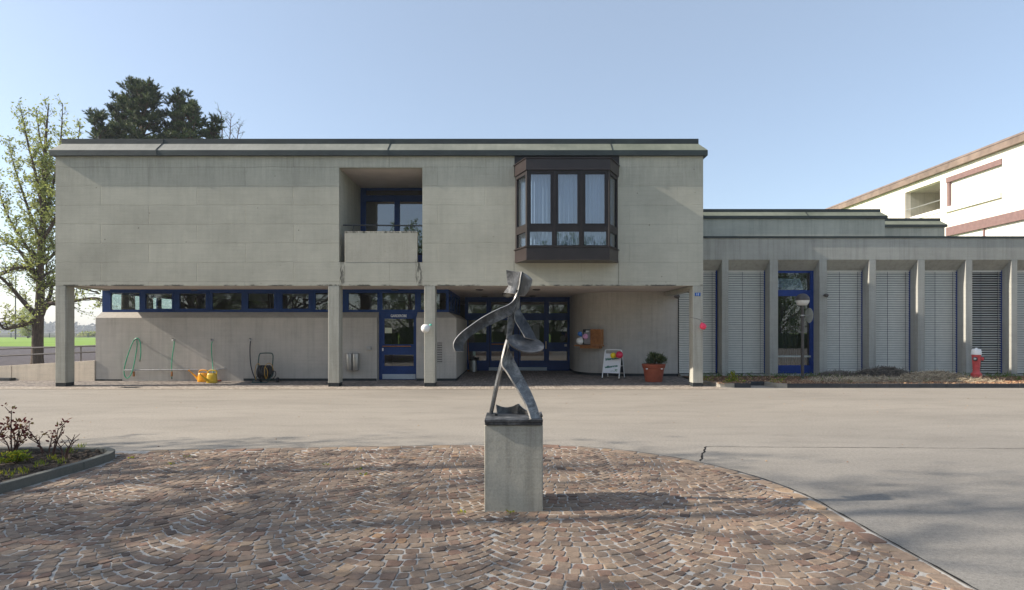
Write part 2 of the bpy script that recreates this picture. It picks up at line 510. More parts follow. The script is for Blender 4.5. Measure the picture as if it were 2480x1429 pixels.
def mat_asphalt():
    m, nt, b = mk('asphalt_surface', 0.85, 0.3)
    c = coords(nt)
    big = noise(nt, coords(nt, (0.35, 1, 1)), 0.35, 5, 0.6, 0.4)
    med = noise(nt, coords(nt, (0.5, 1.6, 1)), 1.4, 6, 0.65, 0.5)
    fine = noise(nt, c, 95, 3, 0.7)
    grit = nt.nodes.new('ShaderNodeTexVoronoi'); grit.inputs['Scale'].default_value = 120
    nt.links.new(c, grit.inputs['Vector'])
    s = sep(nt, c)
    # dusty beige by the building, greyer and coarser towards the near right
    g = nt.nodes.new('ShaderNodeMapRange'); nt.links.new(math_(nt, 'SUBTRACT', s[1], math_(nt, 'MULTIPLY', s[0], 0.25)), g.inputs['Value'])
    g.inputs['From Min'].default_value = 3.0; g.inputs['From Max'].default_value = 10.0
    base = mix(nt, g.outputs[0], (0.232, 0.219, 0.197), (0.31, 0.277, 0.232))
    base = mix(nt, 0.8, base, ramp(nt, big, [(0.3, 0.82), (0.7, 1.12)]), 'MULTIPLY')
    base = mix(nt, 0.6, base, ramp(nt, med, [(0.28, 0.75), (0.5, 1.0), (0.8, 1.12)]), 'MULTIPLY')
    base = mix(nt, 0.75, base, ramp(nt, fine, [(0.3, 0.68), (0.5, 1.0), (0.72, 1.3)]), 'MULTIPLY')
    base = mix(nt, 0.35, base, ramp(nt, grit.outputs['Distance'], [(0.0, 1.25), (0.5, 0.85)]), 'MULTIPLY')
    mid_ = noise(nt, c, 28, 5, 0.8)
    base = mix(nt, 0.8, base, ramp(nt, mid_, [(0.32, 0.70), (0.5, 1.0), (0.68, 1.22)]), 'MULTIPLY')
    stn = noise(nt, coords(nt, (0.8, 1.3, 1)), 0.9, 7, 0.75, 1.2)
    base = mix(nt, 0.6, base, ramp(nt, stn, [(0.60, 1.0), (0.70, 0.78)]), 'MULTIPLY')
    # small dark marks and old wheel scrapes
    sc = noise(nt, coords(nt, (1.1, 7, 1), rot=(0, 0, 0.12)), 1.6, 5, 0.7)
    base = mix(nt, 0.55, base, ramp(nt, sc, [(0.66, 1.0), (0.74, 0.66)]), 'MULTIPLY')
    setc(nt, b, base)
    nrm = bump(nt, b, fine, 0.45, 0.006)
    nrm = bump(nt, b, med, 0.35, 0.03, nrm)
    return m
M['asphalt'] = mat_asphalt()

def mat_setts():
    m, nt, b = mk('porphyry_setts', 0.8, 0.25)
    a = nt.nodes.new('ShaderNodeAttribute'); a.attribute_name = 'tone'
    c = coords(nt)
    base = ramp(nt, a.outputs['Fac'], [(0.0, (0.111, 0.080, 0.063)), (0.14, (0.185, 0.133, 0.101)), (0.33, (0.236, 0.178, 0.133)),
        (0.50, (0.264, 0.196, 0.142)), (0.63, (0.217, 0.136, 0.099)), (0.80, (0.297, 0.228, 0.167)), (0.93, (0.324, 0.228, 0.149)), (1.0, (0.324, 0.201, 0.118))])
    n1 = noise(nt, c, 26, 5, 0.7)
    n2 = noise(nt, c, 130, 3, 0.7)
    n3 = noise(nt, c, 0.8, 4, 0.6)
    base = mix(nt, 0.8, base, ramp(nt, n1, [(0.25, 0.62), (0.5, 1.0), (0.8, 1.3)]), 'MULTIPLY')
    base = mix(nt, 0.6, base, ramp(nt, n2, [(0.3, 0.72), (0.7, 1.25)]), 'MULTIPLY')
    base = mix(nt, 0.6, base, ramp(nt, n3, [(0.3, 0.82), (0.7, 1.14)]), 'MULTIPLY')
    setc(nt, b, base)
    nrm = bump(nt, b, n1, 0.5, 0.008); bump(nt, b, n2, 0.35, 0.004, nrm)
    return m
M['setts'] = mat_setts()
def mat_mortar():
    m, nt, b = mk('joint_sand', 0.95, 0.1)
    c = coords(nt)
    n1 = noise(nt, c, 5, 6, 0.7); n2 = noise(nt, c, 90, 3, 0.7)
    base = ramp(nt, n1, [(0.33, (0.10, 0.09, 0.08)), (0.41, (0.36, 0.34, 0.31)), (0.72, (0.50, 0.48, 0.44))])
    base = mix(nt, 0.5, base, ramp(nt, n2, [(0.3, 0.75), (0.7, 1.2)]), 'MULTIPLY')
    setc(nt, b, base); bump(nt, b, n2, 0.5, 0.005)
    return m
M['mortar'] = mat_mortar()
def mat_soil(name, a_, b_, sc=12):
    m, nt, b = mk(name, 0.95, 0.1)
    c = coords(nt)
    n1 = noise(nt, c, sc, 6, 0.75); n2 = noise(nt, c, sc*6, 4, 0.7)
    base = ramp(nt, n1, [(0.35, a_), (0.65, b_)])
    base = mix(nt, 0.7, base, ramp(nt, n2, [(0.3, 0.6), (0.7, 1.35)]), 'MULTIPLY')
    setc(nt, b, base); nrm = bump(nt, b, n1, 0.8, 0.04); bump(nt, b, n2, 0.6, 0.01, nrm)
    return m
M['soil'] = mat_soil('garden_soil', (0.055, 0.042, 0.032), (0.14, 0.11, 0.085))
M['mulch'] = mat_soil('bark_mulch', (0.085, 0.05, 0.03), (0.26, 0.16, 0.10), 18)
M['gravel'] = mat_soil('dark_gravel', (0.075, 0.068, 0.072), (0.13, 0.115, 0.118), 3)
M['porch'] = None
def mat_smallsetts(name, c0, c1, jointc, scl=10.5):
    m, nt, b = mk(name, 0.85, 0.2)
    c = coords(nt)
    br = nt.nodes.new('ShaderNodeTexVoronoi'); br.feature = 'DISTANCE_TO_EDGE'; br.inputs['Scale'].default_value = scl
    br.inputs['Randomness'].default_value = 0.55
    v2 = nt.nodes.new('ShaderNodeTexVoronoi'); v2.inputs['Scale'].default_value = scl; v2.inputs['Randomness'].default_value = 0.55
    nt.links.new(c, br.inputs['Vector']); nt.links.new(c, v2.inputs['Vector'])
    s = nt.nodes.new('ShaderNodeSeparateColor'); nt.links.new(v2.outputs['Color'], s.inputs[0])
    base = ramp(nt, s.outputs[0], [(0.1, c0), (0.9, c1)])
    edge = ramp(nt, br.outputs['Distance'], [(0.03, 1.0), (0.09, 0.0)])
    base = mix(nt, edge, base, jointc)
    setc(nt, b, base)
    bump(nt, b, ramp(nt, br.outputs['Distance'], [(0.0, 0.0), (0.15, 1.0)]), 0.7, 0.012)
    return m
M['porch'] = mat_smallsetts('shaded_porch_setts', (0.17, 0.15, 0.135), (0.33, 0.29, 0.25), (0.12, 0.10, 0.09))  # same setts as the front strip, porch shade put into a darker tone
M['strip'] = mat_smallsetts('sunlit_setts', (0.30, 0.25, 0.20), (0.47, 0.41, 0.34), (0.20, 0.17, 0.14))  # lit copy of the porch setts, sunlight put into the colour
def mat_grass():
    m, nt, b = mk('meadow_grass', 0.9, 0.1)
    c = coords(nt)
    n1 = noise(nt, c, 0.05, 5, 0.6); n2 = noise(nt, c, 1.2, 5, 0.8)
    base = ramp(nt, n1, [(0.3, (0.16, 0.26, 0.04)), (0.7, (0.24, 0.36, 0.07))])
    base = mix(nt, 0.6, base, ramp(nt, n2, [(0.3, 0.7), (0.7, 1.3)]), 'MULTIPLY')
    setc(nt, b, base); bump(nt, b, n2, 0.6, 0.1)
    return m
M['grass'] = mat_grass()
def mat_leaf(name, stops, trans=0.35):
    m, nt, b = mk(name, 0.6, 0.25)
    a = nt.nodes.new('ShaderNodeAttribute'); a.attribute_name = 'tone'
    c = ramp(nt, a.outputs['Fac'], stops)
    setc(nt, b, c)
    out = [n for n in nt.nodes if n.type == 'OUTPUT_MATERIAL'][0]
    tl = nt.nodes.new('ShaderNodeBsdfTranslucent')
    nt.links.new(c, tl.inputs['Color'])
    mx = nt.nodes.new('ShaderNodeMixShader'); mx.inputs[0].default_value = trans
    nt.links.new(b.outputs[0], mx.inputs[1]); nt.links.new(tl.outputs[0], mx.inputs[2])
    nt.links.new(mx.outputs[0], out.inputs['Surface'])
    return m
M['leaf_spring'] = mat_leaf('spring_leaves', [(0, (0.20, 0.24, 0.06)), (0.5, (0.32, 0.36, 0.10)), (1, (0.46, 0.48, 0.19))], 0.4)
M['leaf_green'] = mat_leaf('green_leaves', [(0, (0.05, 0.09, 0.015)), (0.5, (0.10, 0.17, 0.03)), (1, (0.20, 0.28, 0.06))], 0.4)
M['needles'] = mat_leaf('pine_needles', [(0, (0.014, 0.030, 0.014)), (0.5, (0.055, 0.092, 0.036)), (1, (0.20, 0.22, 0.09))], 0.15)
M['leaf_red'] = mat_leaf('young_rose_leaves', [(0, (0.09, 0.015, 0.018)), (0.5, (0.15, 0.03, 0.03)), (0.8, (0.22, 0.09, 0.04)), (1, (0.20, 0.18, 0.05))], 0.3)
M['leaf_lime'] = mat_leaf('lime_leaves', [(0, (0.10, 0.16, 0.02)), (0.6, (0.26, 0.32, 0.03)), (1, (0.50, 0.42, 0.03))], 0.35)
M['leaf_dark'] = mat_leaf('oleander_leaves', [(0, (0.03, 0.05, 0.02)), (0.6, (0.07, 0.10, 0.035)), (1, (0.16, 0.19, 0.07))], 0.2)
M['straw'] = mat_leaf('dry_straw', [(0, (0.11, 0.08, 0.05)), (0.5, (0.36, 0.28, 0.18)), (1, (0.66, 0.55, 0.39))], 0.1)
M['brush'] = mat_leaf('dark_brushwood', [(0, (0.03, 0.025, 0.02)), (0.5, (0.10, 0.085, 0.07)), (1, (0.26, 0.22, 0.17))], 0.0)
M['litter'] = mat_leaf('leaf_litter', [(0, (0.14, 0.06, 0.03)), (0.5, (0.33, 0.18, 0.10)), (1, (0.55, 0.38, 0.22))], 0.1)
M['far_wood'] = mat_leaf('distant_woodland', [(0, (0.05, 0.065, 0.05)), (0.5, (0.08, 0.10, 0.07)), (1, (0.14, 0.16, 0.10))], 0.0)
def mat_bark(name, c0, c1):
    m, nt, b = mk(name, 0.9, 0.15)
    n1 = noise(nt, coords(nt, (6, 6, 1)), 3, 6, 0.7)
    setc(nt, b, ramp(nt, n1, [(0.3, c0), (0.7, c1)])); bump(nt, b, n1, 0.9, 0.03)
    return m
M['bark'] = mat_bark('brown_bark', (0.05, 0.038, 0.03), (0.15, 0.115, 0.09))
M['bark_pine'] = mat_bark('pine_bark', (0.06, 0.04, 0.03), (0.14, 0.10, 0.075))
M['stem'] = mat_bark('rose_stem', (0.07, 0.035, 0.03), (0.15, 0.09, 0.07))
def mat_sculpt():
    m, nt, b = mk('dark_forged_steel', 0.5, 0.5, 0.35)
    c = coords(nt)
    n1 = noise(nt, c, 5, 6, 0.7, 0.5); n2 = noise(nt, c, 40, 4, 0.7)
    base = ramp(nt, n1, [(0.36, (0.024, 0.025, 0.027)), (0.52, (0.068, 0.070, 0.073)), (0.68, (0.21, 0.21, 0.21))])
    base = mix(nt, 0.5, base, ramp(nt, n2, [(0.3, 0.7), (0.7, 1.3)]), 'MULTIPLY')
    setc(nt, b, base)
    nt.links.new(ramp(nt, n1, [(0.3, 0.30), (0.7, 0.52)]), b.inputs['Roughness'])
    nrm = bump(nt, b, n1, 0.35, 0.02); bump(nt, b, n2, 0.3, 0.003, nrm)
    return m
M['sculpt'] = mat_sculpt()
M['lit_worn_edge'] = paint('lit_worn_steel_edge', (0.42, 0.40, 0.37), 0.38, 0.6, 0.4, 0.3, 30)  # edge wear, with the sunlight on the plate edges put into the colour
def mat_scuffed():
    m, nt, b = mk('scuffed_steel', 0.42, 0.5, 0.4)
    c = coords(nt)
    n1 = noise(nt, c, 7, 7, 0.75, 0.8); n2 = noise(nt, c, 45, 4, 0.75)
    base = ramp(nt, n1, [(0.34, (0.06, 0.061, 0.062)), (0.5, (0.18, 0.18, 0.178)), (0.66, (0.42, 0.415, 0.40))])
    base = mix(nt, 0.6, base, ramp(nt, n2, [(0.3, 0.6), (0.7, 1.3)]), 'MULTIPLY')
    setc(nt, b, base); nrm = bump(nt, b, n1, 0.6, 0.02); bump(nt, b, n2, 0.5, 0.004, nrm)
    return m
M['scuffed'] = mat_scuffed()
M['ploughed'] = mat_soil('distant_fallow_field', (0.07, 0.075, 0.055), (0.12, 0.125, 0.09), 0.3)
M['pitch'] = paint('black_joint', (0.02, 0.019, 0.018), 0.9, 0.1)
# ================================================================== ground
rng = random.Random(7)
def sheet(name, poly, z, mat, kind='structure', label=None, cat=None):
    b = MB()
    vs = [(p[0], p[1], z if len(p) < 3 else p[2]) for p in poly]
    b.add(vs, [tuple(range(len(vs)))])
    o = b.build(name, mat)
    # faces point up
    me = o.data
    if me.polygons[0].normal.z < 0: me.flip_normals()
    return tag(o, label, cat, None, kind)
sheet('ground', [(-2000, -400), (2000, -400), (2000, 2500), (-2000, 2500)], -0.06, M['grass'])
sheet('gravel_track', [(-120, 17.0), (-8, 17.0), (-8, 62), (-120, 62)], -0.03, M['gravel'])
sheet('fallow_field', [(-1500, 152), (-40, 152), (-40, 900), (-1500, 900)], -0.03, M['ploughed'])
sheet('road', [(-60, -30), (60, -30), (60, 30), (5.6, 30), (5.6, 15.9), (-60, 15.9)], 0.0, M['asphalt'])
sheet('pavement_strip', [(-20, 15.85), (5.9, 15.85), (5.9, 16.62), (-20, 16.62)], 0.006, M['strip'])
b = MB()
b.add([(-20, 16.62, 0.006), (5.68, 16.62, 0.006), (5.68, 19.5, 0.06), (-20, 19.5, 0.06), (5.68, 23.2, 0.06), (-20, 23.2, 0.06)],
      [(0, 1, 2, 3), (3, 2, 4, 5)])
tag(b.build('porch_paving', M['porch']), kind='structure')

# ---- cobbled forecourt: segment arcs of porphyry setts
def in_plaza(x, y, m=0.0):
    if x > 2.85 - m or y < 0.6: return False
    if y > 5.25 and x > 0:
        if math.hypot(x, y-5.25) > 2.87 - m: return False
    elif y > 7.65 + (x+5.36)*0.088 - m: return False
    m = min(m, .03)
    if x < -4.99 + .09*max(0, (y-5.6)) + m and y < 6.9: return False
    if x < -4.86 + m and math.hypot((x+5.32)/0.42, (y-6.95)/0.52) < 1.0 + m: return False
    if x < -5.3: return False
    return True
bound = [(2.842, 0.6), (2.842, 5.25)]
for k in range(1, 17):
    a = math.pi/2*k/16
    bound.append((2.85*math.cos(a), 5.25+2.86*math.sin(a)))
bound += [(-5.3, 7.655), (-5.3, 0.6)]
sheet('forecourt_bedding', bound, 0.0093, M['mortar'])
b = MB(); tones = []
def sett(cx, cy, ang, L, Wd, z=0.0, tone=None):
    hl, hw = L/2, Wd/2; ch = min(hl, hw)*rng.uniform(0.16, 0.42)
    j = lambda s=0.0045: rng.uniform(-s, s)
    base = []
    for (sx, sy) in ((-1,-1), (1,-1), (1,1), (-1,1)):
        px, py = sx*hl + j(0.0075), sy*hw + j(0.007)
        c2 = ch*rng.uniform(0.5, 1.3)
        a_ = (px - sx*c2, py); b_ = (px, py - sy*c2)
        base += ([b_, a_] if sx*sy < 0 and False else ([a_, b_] if (sx*sy) < 0 else [b_, a_]))
    ca, sa = math.cos(ang), math.sin(ang)
    tx, ty = rng.uniform(-.05, .05), rng.uniform(-.05, .05); zo = z + rng.uniform(-0.002, 0.0035)
    vs = []
    for (k, zz) in ((1.0, 0.0), (0.985, 0.0120), (0.92, 0.0148)):
        for (px, py) in base:
            qx, qy = px*k, py*k
            vs.append((cx + ca*qx - sa*qy, cy + sa*qx + ca*qy, zo + zz + (qx*tx + qy*ty if zz else 0)))
    n = 8; fs = []
    for r_ in range(2):
        for i in range(n):
            a0 = r_*n+i; a1 = r_*n+(i+1) % n
            fs.append((a0, a1, a1+n, a0+n))
    fs.append(tuple(2*n+i for i in range(n)))
    b.add(vs, fs)
    t = tone if tone is not None else min(1, max(0, rng.gauss(0.44, 0.22)))
    tones.extend([t]*24)
CW = 1.32; SAG = 0.36
hw2 = CW/2
rad = (hw2*hw2 + SAG*SAG)/(2*SAG)
amax = math.asin(hw2/rad)
row = 0.103
for ci in range(-5, 4):
    xc = 0.52 + ci*CW
    for rj in range(-5, 100):
        y0 = rj*row + (0.03 if ci % 2 else 0.0)
        # walk along the arc (bottom of a circle, ends curve away from the camera)
        a = -amax + rng.uniform(0, 0.03)
        while a < amax - 0.02:
            L = rng.uniform(0.082, 0.118) * (0.92 if abs(a) > amax*0.7 else 1.0)
            da = L/rad
            if a + da > amax + 0.03: da = amax - a; L = da*rad
            if L > 0.045:
                am = a + da/2
                wob = 0.022*math.sin(xc*3.1 + y0*2.3 + am*5)
                x = xc + rad*math.sin(am); y = y0 + rad - rad*math.cos(am) + wob
                # rows get thinner where the arc is steep
                wd = row*math.cos(am)*0.955 + rng.uniform(-.005, .002)
                if in_plaza(x, y, 0.17) and y > 1.2:
                    sett(x, y, am, L - rng.uniform(0.006, 0.013), wd - rng.uniform(0.003, 0.009))
            a += da
# border course of longer slabs along the asphalt
def border(pts, wdt):
    i = 0; tot = 0; seg = []
    for p, q in zip(pts[:-1], pts[1:]):
        d = math.hypot(q[0]-p[0], q[1]-p[1]); seg.append((tot, d, p, q)); tot += d
    s = 0
    while s < tot:
        L = rng.uniform(0.14, 0.34); m_ = s + L/2
        for (t0, d, p, q) in seg:
            if t0 <= m_ < t0 + d:
                u = (m_-t0)/d; x = p[0]+(q[0]-p[0])*u; y = p[1]+(q[1]-p[1])*u
                sett(x, y, math.atan2(q[1]-p[1], q[0]-p[0]), L-0.012, wdt-0.012, 0.001, rng.choice([0.3, 0.45, 0.55, 0.62, 0.75, 0.85, 0.93]))
        s += L
bp = [(2.85-0.095, 1.2), (2.85-0.095, 5.25)]
for k in range(1, 33):
    a = math.pi/2*k/32
    bp.append(((2.86-0.095)*math.cos(a), 5.25+(2.87-0.095)*math.sin(a)))
bp += [(-4.9, 7.60)]
border(bp, 0.15)
o = b.build('cobblestone_paving', M['setts'], clean=False, attr={'tone': ('POINT', tones)})
tag(o, kind='structure')
# dark strip drawn for the shadow line between asphalt and setts, crack and day joint in the asphalt
def crack(name, pts, w0, w1, z):
    bb = MB(); n = len(pts); vs = []
    for i, p in enumerate(pts):
        a = Vector(pts[max(0, i-1)]); c = Vector(pts[min(n-1, i+1)]); d = (c-a).normalized(); nn = Vector((-d.y, d.x))
        ww = rng.uniform(w0, w1)/2
        q = Vector(p) + nn*rng.uniform(-w0, w0)*0.5
        vs += [(q.x+nn.x*ww, q.y+nn.y*ww, z), (q.x-nn.x*ww, q.y-nn.y*ww, z)]
    bb.add(vs, [(2*i, 2*i+1, 2*i+3, 2*i+2) for i in range(n-1)])
    o = bb.build(name, M['pitch'], clean=False)
    if o.data.polygons[0].normal.z < 0: o.data.flip_normals()
    return tag(o, kind='structure')
edge = [(2.862, 1.0 + 0.1*i) for i in range(43)]
for k in range(1, 60):
    a = math.pi/2*k/60
    edge.append((2.872*math.cos(a), 5.25+2.882*math.sin(a)))
edge += [(-0.08*i, 8.132-0.088*0.08*i) for i in range(1, 64)]
crack('asphalt_edge_shadow', edge, 0.006, 0.026, 0.012)
p0, p1 = P(1698, 1118, 1), P(1708, 1082, 1)
def gpt(px, py, z=0.0):
    Y = (CAMZ - z)*F/(py-HY); return ((px-CX)*Y/F, Y)
ca_, cb_ = gpt(1697, 1117), gpt(1708, 1082)
crack('asphalt_crack', [(ca_[0]+(cb_[0]-ca_[0])*t/14+rng.uniform(-.012, .012), ca_[1]+(cb_[1]-ca_[1])*t/14) for t in range(15)], 0.012, 0.028, 0.003)
cc_ = gpt(2480, 1090)
crack('asphalt_day_joint', [(cb_[0]+(cc_[0]+6-cb_[0])*t/150, cb_[1]+(cc_[1]-cb_[1])*t/110+rng.uniform(-.006, .006)) for t in range(151)], 0.006, 0.016, 0.003)

# small crumbs and blown litter on the asphalt
b = MB(); tn = []
for i in range(240):
    x = rng.uniform(-10, 13); y = rng.uniform(3.6, 15.6)
    if in_plaza(x, y, -0.1): continue
    r_ = rng.uniform(0.006, 0.02); a = rng.uniform(0, 6.28)
    vs = [(x+r_*math.cos(a+t)*rng.uniform(.5, 1.2), y+r_*math.sin(a+t)*rng.uniform(.5, 1.2), 0.003) for t in (0, 1.6, 3.1, 4.6)]
    vs.append((x, y, 0.004+r_*0.5))
    b.add(vs, [(0, 1, 4), (1, 2, 4), (2, 3, 4), (3, 0, 4)]); tn += [rng.random()]*5
tag(b.build('blown_litter', M['litter'], clean=False, attr={'tone': ('POINT', tn)}), 'tiny bits of dry leaf and grit scattered over the asphalt', 'litter', None, 'stuff')

# ================================================================== plate with holes
def plate(b, u0, u1, z0, z1, holes, y0, y1, axis='x'):
    us = sorted(set([u0, u1] + [h[0] for h in holes] + [h[1] for h in holes]))
    us = [u for u in us if u0-1e-9 <= u <= u1+1e-9]
    zs = sorted(set([z0, z1] + [h[2] for h in holes] + [h[3] for h in holes]))
    zs = [z for z in zs if z0-1e-9 <= z <= z1+1e-9]
    for za, zb in zip(zs[:-1], zs[1:]):
        zm = (za+zb)/2; run = None
        for ua, ub in zip(us[:-1], us[1:]):
            um = (ua+ub)/2
            solid = not any(h[0] < um < h[1] and h[2] < zm < h[3] for h in holes)
            if solid: run = [ua, ub] if run is None else [run[0], ub]
            if (not solid or ub == us[-1]) and run is not None:
                if axis == 'x': b.box(run[0], run[1], y0, y1, za, zb)
                else: b.box(y0, y1, run[0], run[1], za, zb)
                run = None
    return b
def window(parent, name, x0, x1, z0, z1, glass, y, depth, mat, gmat, axis='x', gset=0.5, label=None, pane='pane'):
    "framed window; glass is a list of (x0,x1,z0,z1); y is the front plane, depth positive away from the viewer"
    f = plate(MB(), x0, x1, z0, z1, glass, y, y+depth, axis).build(name, mat, parent)
    if label: f['label'] = label
    for g in glass:
        gb = MB(); yy = y + depth*gset
        if axis == 'x': gb.box(g[0]-.005, g[1]+.005, yy, yy+0.006*(1 if depth > 0 else -1), g[2]-.005, g[3]+.005)
        else: gb.box(yy, yy+0.006, g[0]-.005, g[1]+.005, g[2]-.005, g[3]+.005)
        gb.build(pane, gmat, f)
    return f

# ================================================================== main building
Y0 = 16.6                       # front plane of the upper storey
XL, XR = -13.11, 5.49
ZS = ZZ(692, Y0)                # underside of the upper storey
ZT = ZZ(377, Y0)
YW, YG, YD = 18.2, 18.5, 22.6
main = thing('main_building', (XL, Y0, 0), 'two storey board marked concrete building on square pillars with loggia and brown bay window', 'building')
LGX0, LGX1 = XX(821, Y0), XX(1023, Y0); LGZ0, LGZ1 = ZZ(635, Y0), ZZ(406, Y0)
PX0, PX1, PZ1 = XX(835, Y0), XX(1010.5, Y0), ZZ(560, Y0)
BX0, BX1 = XX(1247, Y0), XX(1497.5, Y0); BZ0, BZ1 = 3.556, 6.40
holes = [(LGX0, LGX1, LGZ0, LGZ1), (BX0+.08, BX1-.08, BZ0+.08, BZ1-.02)]
fb = plate(MB(), XL, XR, ZS, ZT, holes, Y0, Y0+0.16)
fb.build('facade_wall', M['facade'], main)
MB().box(PX0, PX1, Y0-0.004, Y0+0.14, LGZ0-0.002, PZ1).build('balcony_parapet', M['parapet'], main, bevel=0.008)
sd = MB()
sd.box(XL, XL+0.25, Y0+.16, 32, ZS, ZT); sd.box(XR-0.25, XR, Y0+.16, 32, ZS, ZT); sd.box(XL, XR, 32, 32.2, 0, ZT)
sd.box(XR-0.25, XR, 22.6, 32, 0, ZS)
sd.build('side_wall', M['concrete'], main)
MB().box(XL+.25, XR-.25, Y0+.16, 32, ZS+0.03, ZS+0.4).build('porch_ceiling', M['soffit'], main)
MB().box(XR-0.30, XR-0.003, 16.97, 19.68, ZS-0.10, ZS-0.001).build('edge_beam', M['column'], main)
MB().box(XL+.25, XR-.25, Y0+.16, 32, ZT-0.12, ZT+0.02).build('roof_deck', M['interior_dark'], main)

def eave(parent, x0, x1, y0, y1, zt, ov=0.10, h1=0.13, rise=0.24, inset=0.2, h2=0.15, joints=()):
    def loop(o, z): return [(x0-o, y0-o, z), (x1+o, y0-o, z), (x1+o, y1+o, z), (x0-o, y1+o, z)]
    def band_(o1, z1, o2, z2):
        m_ = MB(); vs = loop(o1, z1)+loop(o2, z2)
        m_.add(vs, [(i, (i+1) % 4, 4+(i+1) % 4, 4+i) for i in range(4)]); return m_
    f = band_(ov, zt-.02, ov, zt+h1)
    f.add(loop(ov, zt-.02)+loop(-.05, zt-.02), [(i, (i+1) % 4, 4+(i+1) % 4, 4+i) for i in range(4)])
    f.build('eave_fascia', M['fascia'], parent)
    band_(ov-0.001, zt+h1, ov-inset, zt+h1+rise).build('eave_slope', M['patina'], parent)
    o2 = ov-inset
    f = band_(o2, zt+h1+rise-.01, o2, zt+h1+rise+h2)
    f.add(loop(o2, zt+h1+rise+h2)+loop(o2-.35, zt+h1+rise+h2), [(i, (i+1) % 4, 4+(i+1) % 4, 4+i) for i in range(4)])
    f.add(loop(o2-.35, zt+h1+rise+h2), [(0, 1, 2, 3)])
    f.build('roof_edge', M['fascia'], parent)
    for (px, yf) in joints:
        x = XX(px, y0)
        j = MB()
        ya, za = y0-ov, zt+h1; yb, zb = y0-ov+inset, zt+h1+rise
        j.add([(x-.012, ya-.008, za), (x+.012, ya-.008, za), (x+.012+yf, yb-.008, zb), (x-.012+yf, yb-.008, zb),
               (x-.012, ya, za+.02), (x+.012, ya, za+.02), (x+.012+yf, yb, zb+.02), (x-.012+yf, yb, zb+.02)],
              [(0, 1, 2, 3), (0, 3, 7, 4), (1, 5, 6, 2), (3, 2, 6, 7), (0, 4, 5, 1)])
        j.box(x-.014, x+.014, ya-.012, ya, zt-.02, za); j.box(x+yf-.012, x+yf+.012, yb-.01, yb, zb, zb+h2)
        j.build('sheet_joint', M['fascia'], parent)
eave(main, XL, XR, Y0, 32.2, ZT, joints=((383, .07), (941, .03), (1482, -.02)))

# columns
for (a_, b_) in ((133.5, 158), (794.5, 821), (1027.3, 1053.6), (1678, 1703)):
    x0, x1 = XX(a_, Y0), XX(b_, Y0)
    c = MB().box(x0, x1, Y0+0.003, Y0+0.36, 0.11, ZS).build('column', M['column'], main, bevel=0.012)
    MB().box(x0+.006, x1-.006, Y0+0.008, Y0+0.352, 0, 0.112).build('plinth', M['plinth'], c)

# ---- loggia recess
YB = 18.95
lg = MB()
lg.box(LGX0-.2, LGX0-.002, Y0+.16, YB+.1, LGZ0-.2, LGZ1+.1); lg.box(LGX1+.002, LGX1+.2, Y0+.16, YB+.1, LGZ0-.2, LGZ1+.1)
lg.box(LGX0-.002, LGX1+.002, Y0+.16, YB, LGZ0-.2, LGZ0-.005)
lg.build('loggia_wall', M['concrete'], main)
MB().box(LGX0-.002, LGX1+.002, Y0+.16, YB+.1, LGZ1+.002, LGZ1+.15).build('loggia_ceiling', M['soffit'], main)
gx = lambda px: XX(px, YB)
window(main, 'window', LGX0, LGX1, LGZ0, LGZ1, [
    (gx(886), LGX1-.06, ZZ(473, YB), ZZ(461, YB)),
    (gx(886), gx(955), ZZ(618, YB), ZZ(488, YB)), (gx(968), LGX1-.06, ZZ(618, YB), ZZ(488, YB))],
    YB, 0.07, M['blue'], M['glass_sky'], label='blue framed loggia window with tall panes')
rl = MB()
rl.tube([(LGX0+.05, Y0+.22, ZZ(545, Y0+.2)), (LGX1-.003, Y0+.22, ZZ(546.5, Y0+.2))], 0.022, 8)
for px in (856, 993): rl.cyl((XX(px, Y0+.2), Y0+.1, PZ1-.02), (XX(px, Y0+.2), Y0+.22, ZZ(545, Y0+.2)), 0.011, sides=8)
rl.build('balcony_rail', M['dark_metal'], main, smooth=True)
# rooms behind the upper windows
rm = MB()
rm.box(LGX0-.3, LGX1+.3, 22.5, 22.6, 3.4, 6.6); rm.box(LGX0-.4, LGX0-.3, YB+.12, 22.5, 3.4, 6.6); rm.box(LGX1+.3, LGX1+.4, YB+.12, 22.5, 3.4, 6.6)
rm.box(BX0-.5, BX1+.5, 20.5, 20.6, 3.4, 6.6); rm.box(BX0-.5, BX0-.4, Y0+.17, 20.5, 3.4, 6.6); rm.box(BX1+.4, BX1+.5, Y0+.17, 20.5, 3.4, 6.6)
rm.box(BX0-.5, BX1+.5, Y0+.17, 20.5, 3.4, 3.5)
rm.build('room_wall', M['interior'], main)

# ---- bay window
YBF = 15.86
fx0, fx1 = XX(1275, YBF), XX(1476.5, YBF)
fz = lambda py: ZZ(py, YBF)
bay = MB()
def ringpoly(g=0.0): return [(BX0-g, Y0-.001), (fx0-g*.6, YBF-g), (fx1+g*.6, YBF-g), (BX1+g, Y0-.001)]
bay.prism(ringpoly(0.0), 'z', BZ0, fz(597))            # lower apron
bay.prism(ringpoly(0.035), 'z', fz(597)-.012, fz(597)+.012)
bw = bay.build('bay_window', M['bay_skin'], main)
hd = MB().prism(ringpoly(0.02), 'z', fz(414)+.03, fz(384)); hd.prism(ringpoly(0.05), 'z', fz(384), fz(384)+.022)
hd.build('hood', M['bay_skin'], bw)
bw['label'] = 'angular brown metal bay window hanging on the upper storey'
MB().box(BX0-.01, BX1+.02, Y0-.03, Y0-.001, fz(384)+.022, ZT-.021).build('head_panel', M['brown'], bw)
zA, zB = fz(597)+.012, fz(414)+.03
up0, up1, lo0, lo1 = fz(541), fz(420), fz(593.5), fz(560)
gxs = [(1286, 1333.5), (1352, 1399), (1418, 1465)]
glo = [(1283.5, 1337), (1349, 1403), (1415, 1469)]
